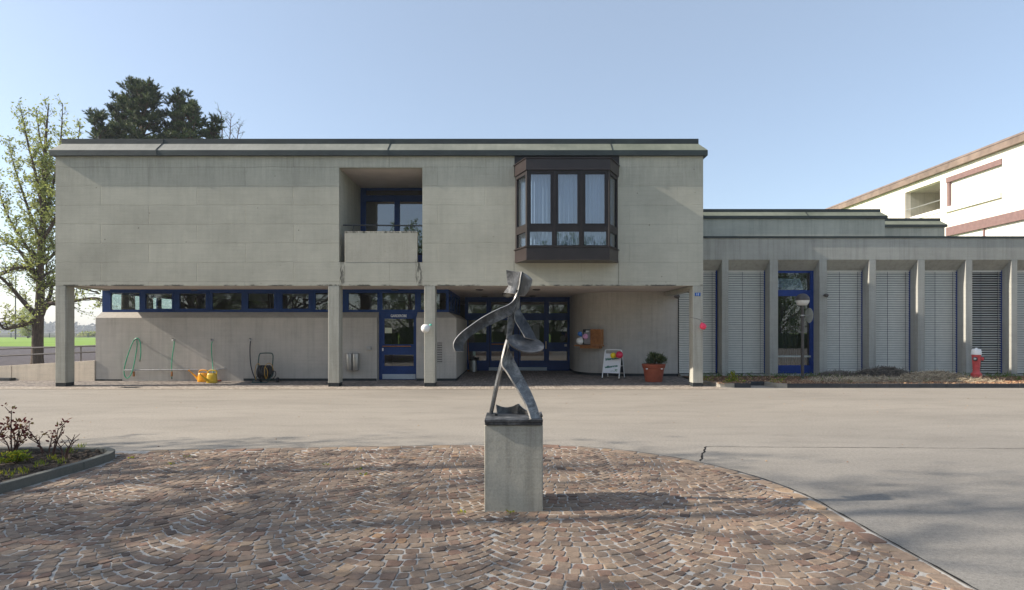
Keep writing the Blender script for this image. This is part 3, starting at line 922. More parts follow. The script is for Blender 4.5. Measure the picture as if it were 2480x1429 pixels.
def fxx(px): return XX(px, YBF)
rects = [(fxx(a), fxx(c), up0, up1) for a, c in gxs] + [(fxx(a), fxx(c), lo0, lo1) for a, c in glo]
fr = plate(MB(), fx0+.01, fx1-.01, zA, zB, rects, YBF+.02, YBF+.09)
for px in (1341, 1407):   # proud mullion caps
    fr.box(fxx(px), fxx(px+5), YBF+.006, YBF+.02, zA, zB)
# raised sash edges
for a, c in gxs:
    for (u0, u1, w0, w1) in ((fxx(a)-.018, fxx(a), up0-.018, up1+.018), (fxx(c), fxx(c)+.018, up0-.018, up1+.018), (fxx(a), fxx(c), up0-.018, up0), (fxx(a), fxx(c), up1, up1+.018)):
        fr.box(u0, u1, YBF+.01, YBF+.0198, w0, w1)
fr.build('bay_frame', M['brown'], bw)
for r_ in rects:
    MB().box(r_[0]-.004, r_[1]+.004, YBF+.055, YBF+.061, r_[2]-.004, r_[3]+.004).build('pane', M['glass_sky'], bw)
def slant(p, q, name):
    # side lights between wall corner p and front corner q
    P0, P1 = Vector((*p, 0)), Vector((*q, 0)); d = (P1-P0); L = d.length; d.normalize(); n_ = Vector((d.y, -d.x, 0))
    if n_.y > 0: n_ = -n_
    f = MB(); g = MB(); 
    def bx(mb, u0, u1, z0, z1, t0, t1):
        c = P0 + d*(u0+u1)/2 + n_*(t0+t1)/2; c.z = (z0+z1)/2
        mb.obox(c, d*(u1-u0)/2, n_*(t1-t0)/2, Vector((0, 0, (z1-z0)/2)))
    us = 0.10
    bx(f, 0.0, us, zA, zB, -.08, -.012); bx(f, L-.10, L-.0, zA, zB, -.08, -.012)
    bx(f, us, L-.1, zA, lo0, -.08, -.012); bx(f, us, L-.1, lo1, up0, -.08, -.012); bx(f, us, L-.1, up1, zB, -.08, -.012)
    f.build('side_frame', M['brown'], bw)
    for z0, z1 in ((lo0, lo1), (up0, up1)):
        g = MB(); bx(g, us-.003, L-.1+.003, z0-.003, z1+.003, -.05, -.044); g.build('pane', M['glass_sky'], bw)
slant((BX0, Y0), (fx0, YBF), 'l'); slant((BX1, Y0), (fx1, YBF), 'r')
# pleated curtains hanging inside
cb = MB()
path = [(BX0+.12, Y0+.05), (fx0+.16, YBF+.22), (fx1-.16, YBF+.22), (BX1-.12, Y0+.05)]
pts = []
for (p, q) in zip(path[:-1], path[1:]):
    L = math.hypot(q[0]-p[0], q[1]-p[1]); n_ = int(L/0.012)
    for i in range(n_): pts.append((p[0]+(q[0]-p[0])*i/n_, p[1]+(q[1]-p[1])*i/n_))
vs = []
ztop = fz(442)
s_ = 0; ph = 0
for i, (x, y) in enumerate(pts):
    ph += 0.012/ (0.085*(1+0.4*math.sin(i*.013)))*6.283
    d = 0.022*math.sin(ph) + 0.008*math.sin(ph*2.3+1)
    vs += [(x, y+d*0.55, zA-.02), (x, y+d, up1+0.02)]
cb.add(vs, [(2*i, 2*i+2, 2*i+3, 2*i+1) for i in range(len(pts)-1)])
cb.build('curtain', M['curtain'], bw, smooth=True, clean=False)
# underside
# ---- ground floor walls with chamfered ledge
rw = MB()
prof = [(YW, 0.0), (YW, 2.02), (YG-.03, 2.205), (YG+.16, 2.205), (YG+.16, 0.0)]
DX0, DX1 = XX(918, YG), XX(1012, YG)
rw.prism(prof, 'x', XL, DX0)
X1 = -1.755
o_ = [(DX1, YW), (X1, YW), (X1, YD+.1)]; i_ = [(DX1, YG-.03), (X1-.27, YG-.03), (X1-.27, YD+.1)]; k_ = [(DX1, YG+.16), (X1-.46, YG+.16), (X1-.46, YD+.1)]
vs = []
for (pl, z) in ((o_, 0.0), (o_, 2.02), (i_, 2.205), (k_, 2.205), (k_, 0.0)): vs += [(p[0], p[1], z) for p in pl]
fs = []
for r_ in range(5):
    for s_ in range(2):
        a = r_*3+s_; c = ((r_+1) % 5)*3+s_
        fs.append((a, a+1, c+1, c))
fs += [(0, 3, 6, 9, 12), (2, 5, 8, 11, 14)]
rw.add(vs, fs)
rw.build('ground_floor_wall', M['render_wall'], main)
MB().box(XX(590, YW), DX0-.004, YW-.008, YW+.02, 0, 0.11).build('wall_plinth', M['plinth'], main)
MB().box(DX1+.004, X1+.008, YW-.008, YW+.02, 0, 0.11).box(X1-.02, X1+.008, YW+.02, YD, 0, 0.11).build('wall_plinth', M['plinth'], main)
MB().box(XL+.0, XX(296, YW), YW-.012, YW+.02, 0, 0.085).build('wall_plinth', M['plinth'], main)
# ribbon windows
zb0, zb1 = 2.205, ZS+0.03
g0, g1 = ZZ(750, YG), ZZ(709.5, YG)
rib = [(XL, 345, [(268, 338)], 0), (345, 426, [(353, 417.5)], 1), (426, 507, [(435, 499.5)], 1), (507, 593, [(514, 585)], 0), (593, 674, [(601, 664.5)], 1),
       (674, 756, [(684, 748)], 1), (756, 838, [(764, 830)], 0), (838, 918, [(844, 914)], 0), (918, 1012, [(926, 1005)], 0), (1012, 1087, [(1019, 1080)], 0)]
for a_, b_, gs, casement in rib:
    x0 = a_ if a_ == XL else XX(a_, YG)+.001
    x1 = XX(b_, YG)-.001
    if b_ == 1087: x1 = X1-.27
    gl = [(XX(p, YG), XX(q, YG), g0 + (0.03 if casement else 0), g1-(0.02 if casement else 0)) for p, q in gs]
    f = window(main, 'window', x0, x1, zb0 if a_ != 918 else zb0, zb1, gl, YG-0.02+(0.0 if casement else 0.012), 0.07, M['blue'], M['glass'])
    if casement:
        p, q = gs[0]; s = MB()
        plate(s, XX(p, YG)-.05, XX(q, YG)+.05, g0-.03, g1+.02, gl, YG-.034, YG-.0205); s.build('sash', M['blue'], f)
# side ribbon above the entrance passage and on the far left end
sx = X1-.27
ys = [YG+.06, 19.5, 20.5, 21.5, YD]
for ya, yb in zip(ys[:-1], ys[1:]):
    window(main, 'window', ya+.001, yb-.001, zb0, zb1, [(ya+.1, yb-.1, g0, g1)], sx, -0.06, M['blue'], M['glass'], axis='y')
for ya, yb in ((YG+.06, 21.4), (21.4, 24.4)):
    window(main, 'window', ya+.001, yb-.001, zb0, zb1, [(ya+.12, yb-.12, g0, g1)], XL+.07, -0.06, M['blue'], M['glass'], axis='y')
ww = MB(); ww.box(XL, XL+.16, YG+.161, 32, 0, 2.204); ww.box(XL, XL+.16, 24.4, 32, 2.204, ZS)
ww.build('end_wall', M['render_wall'], main)
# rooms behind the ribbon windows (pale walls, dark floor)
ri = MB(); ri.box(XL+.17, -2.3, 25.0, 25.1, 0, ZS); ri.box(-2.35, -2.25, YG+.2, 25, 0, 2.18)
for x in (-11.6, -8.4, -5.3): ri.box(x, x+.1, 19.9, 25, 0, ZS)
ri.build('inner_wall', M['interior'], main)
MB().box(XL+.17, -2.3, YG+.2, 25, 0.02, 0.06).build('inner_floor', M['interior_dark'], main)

# ---- GARDEROBE door
zd = lambda py: ZZ(py, YG)
dg = [(XX(931, YG), XX(1002, YG), zd(834), zd(772)), (XX(931, YG), XX(1002, YG), zd(886.5), zd(859))]
door = plate(MB(), DX0+.002, DX1-.002, 0.05, 2.203, dg, YG-.02, YG+.05).build('door', M['blue'], main)
door['label'] = 'blue cloakroom door with white lettering and grey kick plate'
for g in dg: MB().box(g[0]-.003, g[1]+.003, YG+.02, YG+.026, g[2]-.003, g[3]+.003).build('pane', M['glass'], door)
MB().box(XX(926.5, YG), XX(1006.5, YG), YG-.028, YG-.02, zd(918), zd(906)).build('kick_plate', M['kick'], door)
h = MB(); h.tube([(XX(928, YG), YG-.08, zd(838.5)), (XX(996, YG), YG-.08, zd(838.5))], .016, 8)
for px in (930, 994): h.cyl((XX(px, YG), YG-.08, zd(838.5)), (XX(px, YG), YG-.02, zd(838.5)), .01, sides=8)
h.build('handle', M['wood'], door, smooth=True)
MB().box(XX(926, YG), XX(929, YG), YG-.03, YG-.02, zd(850), zd(843)).build('lock_plate', M['white'], door)
MB().box(XX(932, YG), XX(949, YG), YG+.008, YG+.012, zd(807), zd(794)).build('notice', paint('cream_notice', (0.62, 0.64, 0.48), 0.8, 0.1, 0, .03), door)

def text(s_, size, mat, name, parent, center, axis_u=(1, 0, 0), axis_v=(0, 0, 1), extr=0.003, bold=0.0, width=None, shear=0.0):
    cu = bpy.data.curves.new(name, 'FONT'); cu.body = s_; cu.size = size; cu.extrude = extr; cu.offset = bold
    cu.align_x = 'CENTER'; cu.align_y = 'CENTER'; cu.shear = shear
    t = bpy.data.objects.new('tmp', cu); COL.objects.link(t)
    bpy.context.view_layer.update()
    dg_ = bpy.context.evaluated_depsgraph_get()
    me = bpy.data.meshes.new_from_object(t.evaluated_get(dg_))
    bpy.data.objects.remove(t)
    u, v = Vector(axis_u).normalized(), Vector(axis_v).normalized(); n_ = u.cross(v)
    xs = [q.co.x for q in me.vertices]; wd = max(xs)-min(xs); k = (width/wd) if width else 1.0
    c = Vector(center)
    for q in me.vertices:
        p = c + u*q.co.x*k + v*q.co.y + n_*q.co.z; q.co = p
    me.materials.clear(); me.materials.append(mat)
    o = bpy.data.objects.new(name, me); COL.objects.link(o)
    if parent is not None: attach(o, parent)
    return o
text('GARDEROBE', 0.115, M['letters'], 'lettering', door, (XX(966, YG), YG-.023, zd(765.3)), bold=0.002, width=XX(985.5, YG)-XX(946.5, YG))

# ---- entrance doors
ze = lambda py: ZZ(py, YD)
ex = lambda px: XX(px, YD)
panels = [  # x0, x1, label part, list of glass, kick
    (1126, 1182.5, [(1134, 1178)]), (1182.5, 1252, [(1190, 1245)]), (1252, 1324.5, [(1261, 1317.5)]), (1324.5, 1380, [(1329.5, 1374.5)])]
for i, (a_, b_, cols) in enumerate(panels):
    gl = []
    for p, q in cols:
        gl += [(ex(p), ex(q), ze(758.5), ze(731)), (ex(p), ex(q), ze(829.5), ze(775.5)), (ex(p), ex(q), ze(873), ze(851))]
    f = window(main, 'entrance_door' if i in (1, 2) else 'entrance_sidelight', ex(a_)+.001, ex(b_)-.001, 0.05, ZS+.03, gl, YD, 0.06, M['blue'], M['glass'])
    if i in (1, 2):
        MB().box(ex(a_+1.5), ex(b_)-.0, YD-.02, YD-.001, ze(900), ze(889.5)).build('kick_plate', M['kick'], f)
        hb = MB(); hb.box(ex(a_+8), ex(b_-8), YD-.07, YD-.05, ze(835), ze(832)); hb.build('push_bar', M['wood'], f)
        MB().box(ex(a_+3), ex(a_+4), YD-.006, YD-.001, 0.1, ze(759)).build('door_seam', M['pitch'], f)
    if i == 2:
        MB().box(ex(1320.5), ex(1323.5), YD-.09, YD-.04, ze(845), ze(827)).build('handle', paint('pale_wood', (0.55, 0.44, 0.30)), f)
        MB().box(ex(1290), ex(1306), YD+.005, YD+.012, ze(822), ze(786)).build('poster', paint('grey_poster', (0.16, 0.19, 0.19)), f)
    if i == 1:
        MB().box(ex(1222), ex(1238), YD+.005, YD+.012, ze(812), ze(788)).build('poster', paint('grey_poster2', (0.22, 0.24, 0.22)), f)
    if i == 0:
        MB().box(ex(1145), ex(1151.5), YD+.005, YD+.02, ze(861.5), ze(850.5)).build('notice', paint('mint_notice', (0.42, 0.55, 0.48)), f)
    if i == 3:
        MB().box(ex(1367), ex(1373), YD-.02, YD-.001, ze(839), ze(833.5)).build('door_switch', M['galv'], f)
hl = MB(); hl.box(-2.6, 2.9, 28.0, 28.1, 0, ZS); hl.box(-2.6, -2.5, YD+.1, 28, 0, ZS); hl.box(2.8, 2.9, YD+.1, 28, 0, ZS)
hl.build('hall_wall', M['interior'], main)
MB().box(-2.6, 2.9, YD+.07, 28, 0.0, 0.05).build('hall_floor', M['interior_dark'], main)
# curved wall
cv = [(2.26, YD+.1), (2.26, 21.5), (2.30, 21.05), (2.42, 20.65), (2.62, 20.32), (2.9, 20.08), (3.25, 19.93), (3.7, 19.82), (4.3, 19.76), (5.0, 19.74), (5.66, 19.73)]
def smooth_path(pts, n=6):
    out = []
    for i in range(len(pts)-1):
        p0 = Vector(pts[max(0, i-1)]); p1 = Vector(pts[i]); p2 = Vector(pts[i+1]); p3 = Vector(pts[min(len(pts)-1, i+2)])
        for k in range(n):
            t = k/n
            out.append(0.5*((2*p1)+(-p0+p2)*t+(2*p0-5*p1+4*p2-p3)*t*t+(-p0+3*p1-3*p2+p3)*t**3))
    out.append(Vector(pts[-1])); return out
cvs = smooth_path(cv, 5)
cw = MB().prism([tuple(p) for p in cvs] + [(5.66, YD+.1)], 'z', 0, ZS+.03).build('curved_wall', M['render_wall'], main, smooth=True)
base_pts = []
for i, p in enumerate(cvs):
    a = cvs[max(0, i-1)]; c = cvs[min(len(cvs)-1, i+1)]; d = (c-a).normalized(); base_pts.append((p.x+d.y*0.012, p.y-d.x*0.012))
MB().prism([(max(q[0], 2.245) if False else q[0], q[1]) for q in base_pts] + [(5.655, YD+.05)], 'z', 0, 0.15).build('curved_plinth', M['plinth'], main)

# ================================================================== porch ceiling lights
def clight(px, py, r_=0.13):
    Y = (ZS+.03-CAMZ)*F/(HY-py)
    x = XX(px, Y)
    return x, Y
tpl = None
spots = [(342.6, 701.6, 'flat round dark ceiling light under the left end of the porch'), (472.6, 701.2, 'flat round dark ceiling light above the green hoses'),
         (956, 700.6, 'flat round dark ceiling light in front of the cloakroom door'), (1161, 701, 'front dark ceiling light left of the sculpture head'),
         (1299, 700.8, 'front dark ceiling light right of the sculpture head'), (1173.5, 718, 'rear dark ceiling light left of the sculpture head'),
         (1290, 716.6, 'rear dark ceiling light right of the sculpture head')]
for px, py, lab in spots:
    x, Y = clight(px, py)
    if tpl is None:
        tpl = thing('ceiling_light', (x, Y, ZS+.03), lab, 'ceiling light', 'round lights in the porch ceiling')
        MB().lathe([(0.125, 0.0), (0.125, -0.02), (0.10, -0.03)], (x, Y, ZS+.03), sides=20).build('light_ring', M['lamp_brown'], tpl, smooth=True)
        MB().lathe([(0.085, -0.029), (0.085, -0.034)], (x, Y, ZS+.03), sides=20).build('light_cover', M['dark_metal'], tpl, smooth=True)
    else: copy_tree(tpl, (x, Y, ZS+.03), lab)
x, Y = XX(1229, 20.4), 20.4
gl_ = thing('globe_lamp', (x, Y, ZS+.03), 'opal glass dome lamp on the porch ceiling behind the sculpture head', 'ceiling lamp')
MB().lathe([(0.18, 0), (0.18, -.03)], (x, Y, ZS+.03), sides=24).build('lamp_base', M['lamp_brown'], gl_, smooth=True)
MB().lathe([(0.165, -.03), (0.15, -.08), (0.10, -.125), (0.03, -.145)], (x, Y, ZS+.03), sides=24).build('lamp_glass', M['opal'], gl_, smooth=True)

# ================================================================== wing with fins and blinds
YF, YBL = 19.3, 19.68
wing = thing('wing_building', (12, YF, 0), 'low concrete wing with a row of tall fins and closed blinds between them', 'building')
wx0, wx1 = XR+.002, 22.0
zl0, zl1 = ZZ(629, YF), ZZ(577, YF)
MB().prism([(YF, zl0), (YF, zl1), (20.1, zl1), (20.1, 3.66), (YBL, 3.66)], 'x', wx0, wx1).build('lintel', M['wing'], wing)
MB().box(wx0, wx1+.03, YF-.035, 30, zl1, zl1+.065).build('roof_edge', M['fascia'], wing)
fins = [(1748.5, 1764.5), (1864.5, 1884.5), (1984.8, 2003), (2105, 2122), (2223, 2240), (2339, 2355.3), (2449.6, 2464.3), (2558, 2572), (2664, 2678)]
for a_, c_ in fins:
    MB().box(XX(a_, YF), XX(c_, YF), YF+.003, YBL+.3, 0, zl0-.0).build('fin', M['wing'], wing, bevel=0.006)
MB().box(wx0+.18, wx1, YF+.12, 20.3, 0, 0.15).build('sill_step', M['wing'], wing)
wb = MB(); wb.box(wx0+.2, wx1, 21.6, 21.7, 0, 4.6); wb.box(wx1-.2, wx1, 20.4, 29.8, 0, 4.65); wb.box(wx0+.2, wx1, 29.8, 30, 0, 4.65)
wb.build('inner_wall', M['interior'], wing)
# blinds
def blind(x0, x1, opened=False, lab=None):
    cx = (x0+x1)/2; mb = MB(); n = 44; z0, z1 = 0.17, 3.62; dz = (z1-z0)/n
    t = R(24) if opened else R(51)
    for i in range(n):
        z = z0 + (i+.5)*dz; hw = 0.043
        dy, dzz = hw*math.cos(t), hw*math.sin(t)
        c = 0.007
        pr = [(-dy, -dzz), (0, c), (dy, dzz), (dy*.98, dzz+.0018), (0, c+.0018), (-dy*.98, -dzz+.0018)]
        if opened: pr = [(-dy, -dzz*1.0), (0, c), (dy, dzz*1.0), (dy, dzz+.003), (0, c+.003), (-dy, -dzz+.003)]
        mb.prism([(YBL+.03+p[0], z+p[1]+rng.uniform(-.0008, .0008)) for p in pr], 'x', x0+.004, x1-.022)
    mb.box(x0+.004, x1-.022, YBL, YBL+.06, z1, z1+.07)
    o = mb.build('blind', M['blind'], wing)
    if lab: o['label'] = lab
    cd = MB()
    w_ = x1-x0
    for u in (0.44, 0.88):
        cd.box(x0+w_*u-.004, x0+w_*u+.004, YBL-.022, YBL-.016, z0-.02, z1)
    cd.build('cord', M['cord'], o)
    MB().box(x1-.020, x1+.02, YBL-.01, YBL+.08, 0.15, 3.68).build('guide_rail', M['blue_bright'], o)
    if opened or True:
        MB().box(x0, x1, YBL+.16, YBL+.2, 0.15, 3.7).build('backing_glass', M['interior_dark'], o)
edges = [(XX(1644.5, YBL), XX(1735, YBL))]
for (a_, c_), (d_, e_) in zip(fins[:-1], fins[1:]):
    edges.append((XX(c_, YF)+0.0, XX(d_, YF)+0.0))
for i, (x0, x1) in enumerate(edges):
    if i == 2: continue
    blind(x0, x1, opened=(i == 6), lab='blind with its slats tilted open' if i == 6 else None)
# glazed blue door bay
x0, x1 = edges[2]
zz = lambda py: ZZ(py, YBL)
dd = window(wing, 'door', x0, x1-.0, 0.16, 3.67, [(x0+.05, x1-.11, zz(702.5), zz(661)), (x0+.05, x1-.13, zz(884.5), zz(717))], YBL, 0.06, M['blue_bright'], M['glass'],
            label='blue framed glass door with tilted top light')
MB().box(x0+.02, x1-.12, YBL-.05, YBL-.02, zz(865), zz(861)).build('push_bar', M['sign_back'], dd)
tl = MB(); tl.obox(((x0+x1)/2-.03, YBL+.16, zz(682)), ((x1-x0)/2-.1, 0, 0), (0, .004, 0), (0, .09, .27)); tl.build('tilted_sash_glass', M['glass_sky'], dd)
cu = MB()
for (a_, c_) in ((1886, 1907), (1907, 1930), (1932, 1950)):
    n_ = 14; vs = []
    for i in range(n_+1):
        x = XX(a_+(c_-a_)*i/n_, YBL); vs += [(x, YBL+.5+.02*math.sin(i*1.7), .2), (x, YBL+.5+.02*math.sin(i*1.7), zz(720))]
    cu.add(vs, [(2*i, 2*i+1, 2*i+3, 2*i+2) for i in range(n_)])
cu.build('dark_curtain', M['interior_dark'], dd, clean=False)
# set back upper storeys behind the wing roof
def upper(x0, x1, y0, y1, ztop_wall, j=()):
    MB().box(x0, x1, y0, y1, zl1+.02, ztop_wall).build('upper_wall', M['concrete'], wing)
    eave(wing, x0, x1, y0, y1, ztop_wall, ov=0.07, h1=0.08, rise=0.17, inset=0.17, h2=0.12, joints=j)
upper(XR+.1, XX(2143, 22), 22, 31, 5.90, ((1955, -.02),))
upper(XX(2143, 22)+.12, XX(2288, 23.8), 23.8, 31, 5.90)
# little spotlight on a fin and round spotlight at the curved wall end
def spot(x, y, z, r_, lab):
    t = thing('wall_lamp', (x, y, z), lab, 'lamp')
    MB().cyl((x, y, z), (x, y-.05, z), r_*.5, sides=12).build('bracket', M['dark_metal'], t, smooth=True)
    MB().lathe([(r_*.7, 0), (r_, .03), (r_, .12), (r_*.8, .13)], (x, y-.04, z), axis=(0.15, -1, -.15), sides=18).build('lamp_head', M['lamp_brown'], t, smooth=True)
spot(XX(1996, YF), YF+.003, ZZ(715, YF), 0.055, 'small grey spotlight fixed on the concrete fin right of the glass door')
spot(XX(1637, 19.7), 19.73, ZZ(717, 19.7), 0.08, 'round dark lamp under the porch ceiling at the end of the curved wall')

# ================================================================== pale building with copper roof on the right
CXW = 24.0
rb = thing('apartment_building', (CXW, 30, 0), 'sunlit cream building with a brown copper roof edge and recessed balcony', 'building')
Zr = 10.45
LO = (32.4, 35.3, 8.42, 10.05); W1 = (28.3, 31.9, 8.2, 10.05); W2 = (25.2, 31.9, 4.6, 7.3)
plate(MB(), 19.0, 47.0, 0, Zr, [LO, W1, W2], CXW, CXW+.35, axis='y').build('wall', M['cream'], rb)
mb = MB(); mb.box(CXW+.35, 40, 19.0, 19.3, 0, Zr); mb.box(CXW+.35, 40, 46.7, 47, 0, Zr); mb.box(39.7, 40, 19.3, 46.7, 0, Zr)
mb.build('end_wall', M['cream'], rb)
rec = MB(); rec.box(CXW+2.2, CXW+2.4, LO[0]-.3, LO[1]+.3, 8.0, 10.3); rec.box(CXW+.35, CXW+2.2, LO[0]-.3, LO[0]-.002, 8.2, 10.3); rec.box(CXW+.35, CXW+2.2, LO[1]+.002, LO[1]+.3, 8.2, 10.3)
rec.box(CXW+.35, CXW+2.2, LO[0]-.3, LO[1]+.3, 8.0, LO[2]-.002); rec.box(CXW+.35, CXW+2.2, LO[0]-.3, LO[1]+.3, LO[3]+.002, 10.3)
rec.build('balcony_recess', M['concrete'], rb)
r2 = MB(); r2.tube([(CXW+.1, LO[0], 8.98), (CXW+.1, LO[1], 8.98)], .025, 6); r2.build('balcony_rail', M['galv'], rb)
MB().box(CXW-.05, CXW-.002, LO[0], LO[1]-.5, LO[2]-.17, LO[2]+.03).build('sill', M['blind_white'], rb)
w1 = MB().box(CXW+.12, CXW+.16, W1[0]+.003, W1[1]-.003, 8.3, 9.98).build('window_blind', M['blind_white'], rb)
MB().box(CXW-.04, CXW+.1, W1[0]-.003, W1[1]+.02, 9.78, 10.06).build('lintel_band', M['maroon'], rb)
MB().box(CXW+.0, CXW+.1, W1[1]-.18, W1[1]-.004, 8.45, 9.779).build('side_band', M['maroon'], rb)
MB().box(CXW-.12, CXW+.1, W1[0]-.003, W1[1]+.02, 8.14, 8.42).build('sill', M['blind_white'], rb)
MB().box(CXW-.04, CXW+.1, W2[0]-.003, W2[1]+.02, 6.84, 7.31).build('lintel_band', M['maroon'], rb)
MB().box(CXW+.12, CXW+.16, W2[0]+.003, W2[1]-.003, 4.6, 6.839).build('window_blind', M['blind_white'], rb)
MB().box(CXW+.06, CXW+.119, 29.45, 29.55, 4.6, 6.839).build('window_post', M['maroon'], rb)
cp = MB(); cp.prism([(CXW-.22, Zr), (CXW-.22, Zr+.33), (CXW-.05, Zr+.51), (40.3, Zr+.51), (40.3, Zr)], 'y', 18.7, 47.3)
cp.build('roof_fascia', M['copper'], rb)
MB().box(CXW-.226, CXW-.221, 18.7, 47.3, Zr+.325, Zr+.345).build('fascia_seam', M['pitch'], rb)
# ================================================================== sculpture on its pedestal
ped = thing('pedestal', (0.01, 5.34, 0), 'square concrete plinth block under the dark steel figure', 'pedestal')
pz = ZZ(1030, 5.08)
MB().box(XX(1173, 5.08), XX(1315, 5.08), 5.08, 5.60, -0.02, pz).build('pedestal_block', M['pedestal'], ped, bevel=0.008)
sc = thing('sculpture', (0.01, 5.3, pz), 'dark forged steel abstract striding figure standing on the concrete pedestal', 'sculpture')
def S(cx, cy, Y): return P(1050 + cx/3.323, 630 + cy/3.323, Y)
def catm(pts, n):
    "resample a 3D polyline with Catmull-Rom to n points"
    out = []
    m_ = len(pts)-1
    for k in range(n):
        t = k/(n-1)*m_; i = min(int(t), m_-1); t -= i
        p0, p1, p2, p3 = pts[max(0, i-1)], pts[i], pts[i+1], pts[min(m_, i+2)]
        out.append(0.5*((2*p1)+(-p0+p2)*t+(2*p0-5*p1+4*p2-p3)*t*t+(-p0+3*p1-3*p2+p3)*t**3))
    return out
def ribbon(Lp, Rp, th, name, n=22, across=4, bulge=0.0, mat=None):
    A = catm([S(*p) for p in Lp], n); B = catm([S(*p) for p in Rp], n)
    grid = []
    for i in range(n):
        rowp = []
        for j in range(across+1):
            u = j/across; q = A[i].lerp(B[i], u); q = q + Vector((0, bulge*4*u*(1-u), 0)); rowp.append(q)
        grid.append(rowp)
    nv = []
    for i in range(n):
        rn = []
        for j in range(across+1):
            du = grid[i][min(across, j+1)]-grid[i][max(0, j-1)]; dv = grid[min(n-1, i+1)][j]-grid[max(0, i-1)][j]
            nn = du.cross(dv)
            nn = nn.normalized() if nn.length > 1e-9 else Vector((0, -1, 0))
            if nn.y > 0: nn = -nn
            rn.append(nn)
        nv.append(rn)
    W_ = across+1
    f_ = [grid[i][j] + nv[i][j]*th/2 + Vector((0, rng.uniform(-.001, .001), 0)) for i in range(n) for j in range(W_)]
    b_ = [grid[i][j] - nv[i][j]*th/2 for i in range(n) for j in range(W_)]
    N = len(f_); fs = []; nface = (n-1)*across*2
    for i in range(n-1):
        for j in range(across):
            a = i*W_+j; fs.append((a, a+1, a+1+W_, a+W_)); fs.append((N+a, N+a+W_, N+a+1+W_, N+a+1))
    for i in range(n-1):
        for j in (0, across):
            a = i*W_+j; fs.append((a, a+W_, N+a+W_, N+a))
    for j in range(across):
        for i in (0, n-1):
            a = i*W_+j; fs.append((a, N+a, N+a+1, a+1))
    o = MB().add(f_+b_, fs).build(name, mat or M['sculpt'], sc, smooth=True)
    o.data.materials.append(M['lit_worn_edge'])
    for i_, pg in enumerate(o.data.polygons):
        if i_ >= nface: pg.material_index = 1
    m_ = o.modifiers.new('bevel', 'BEVEL'); m_.width = 0.002; m_.segments = 1; m_.limit_method = 'ANGLE'; m_.angle_limit = R(50)
    return o
# base plate, thick front bar and thinner top plate
bz = ZZ(1027, 5.06)
MB().box(XX(1174, 5.06), XX(1314.5, 5.06), 5.06, 5.50, pz+.004, bz+.012).build('base_plate', M['sculpt'], sc, bevel=0.004)
MB().box(XX(1173.5, 5.06), XX(1315, 5.06), 5.055, 5.50, bz+.0125, bz+.040).build('base_plate', M['sculpt'], sc, bevel=0.005)
MB().box(XX(1198, 5.3), XX(1205.5, 5.3), 5.28, 5.31, bz+.04, bz+.062).build('lug', M['sculpt'], sc, bevel=0.003)
MB().box(XX(1308, 5.3), XX(1313, 5.3), 5.2, 5.42, bz+.04, bz+.058).build('lug', M['sculpt'], sc, bevel=0.003)
# rear leg (angle section seen edge on): lit outer face and dark inner face
ribbon([(590, 625, 5.28), (556, 755, 5.31), (520, 890, 5.36), (484, 1060, 5.40), (449, 1236, 5.43)],
       [(602, 700, 5.26), (560, 835, 5.28), (527, 940, 5.33), (494, 1080, 5.375), (460, 1240, 5.41)], 0.012, 'rear_leg', across=2)
ribbon([(596, 690, 5.265), (562, 832, 5.285), (530, 935, 5.335), (497, 1075, 5.38), (461, 1238, 5.415)],
       [(600, 700, 5.34), (571, 838, 5.36), (546, 900, 5.40), (508, 1080, 5.43), (474, 1240, 5.45)], 0.010, 'rear_leg_flange', across=2)
# front leg, broad plate stepping towards the viewer
ribbon([(588, 640, 5.27), (566, 720, 5.262), (546, 835, 5.25), (590, 905, 5.235), (640, 985, 5.21), (700, 1085, 5.17), (748, 1180, 5.13), (780, 1281, 5.10)],
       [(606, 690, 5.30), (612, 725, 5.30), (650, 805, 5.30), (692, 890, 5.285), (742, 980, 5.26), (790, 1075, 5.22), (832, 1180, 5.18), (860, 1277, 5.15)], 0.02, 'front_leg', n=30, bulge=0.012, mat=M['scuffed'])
# spine from hip to neck
ribbon([(586, 640, 5.27), (592, 560, 5.27), (599, 465, 5.27), (625, 400, 5.27), (645, 330, 5.27), (660, 290, 5.26), (668, 240, 5.25)],
       [(610, 640, 5.29), (634, 560, 5.30), (655, 480, 5.31), (684, 395, 5.31), (688, 330, 5.30), (686, 290, 5.28), (690, 240, 5.26)], 0.018, 'torso', n=24, bulge=-0.012)
# long swinging arm on the left
ribbon([(668, 262, 5.235), (655, 300, 5.235), (632, 335, 5.235), (590, 363, 5.235), (522, 391, 5.23), (400, 455, 5.21), (300, 523, 5.19), (222, 583, 5.17), (172, 640, 5.155), (158, 690, 5.15), (176, 738, 5.15)],
       [(676, 300, 5.25), (668, 345, 5.25), (648, 400, 5.25), (622, 440, 5.25), (566, 472, 5.25), (450, 525, 5.235), (360, 572, 5.215), (298, 615, 5.20), (258, 658, 5.19), (243, 692, 5.185), (243, 738, 5.18)], 0.014, 'arm', n=40, bulge=0.006)
# shorter arm reaching down on the right
ribbon([(655, 405, 5.28), (652, 478, 5.275), (682, 535, 5.26), (708, 578, 5.24), (734, 625, 5.22)],
       [(690, 390, 5.30), (722, 448, 5.30), (768, 520, 5.285), (806, 590, 5.265), (832, 650, 5.24)], 0.012, 'arm', n=20, bulge=0.004)
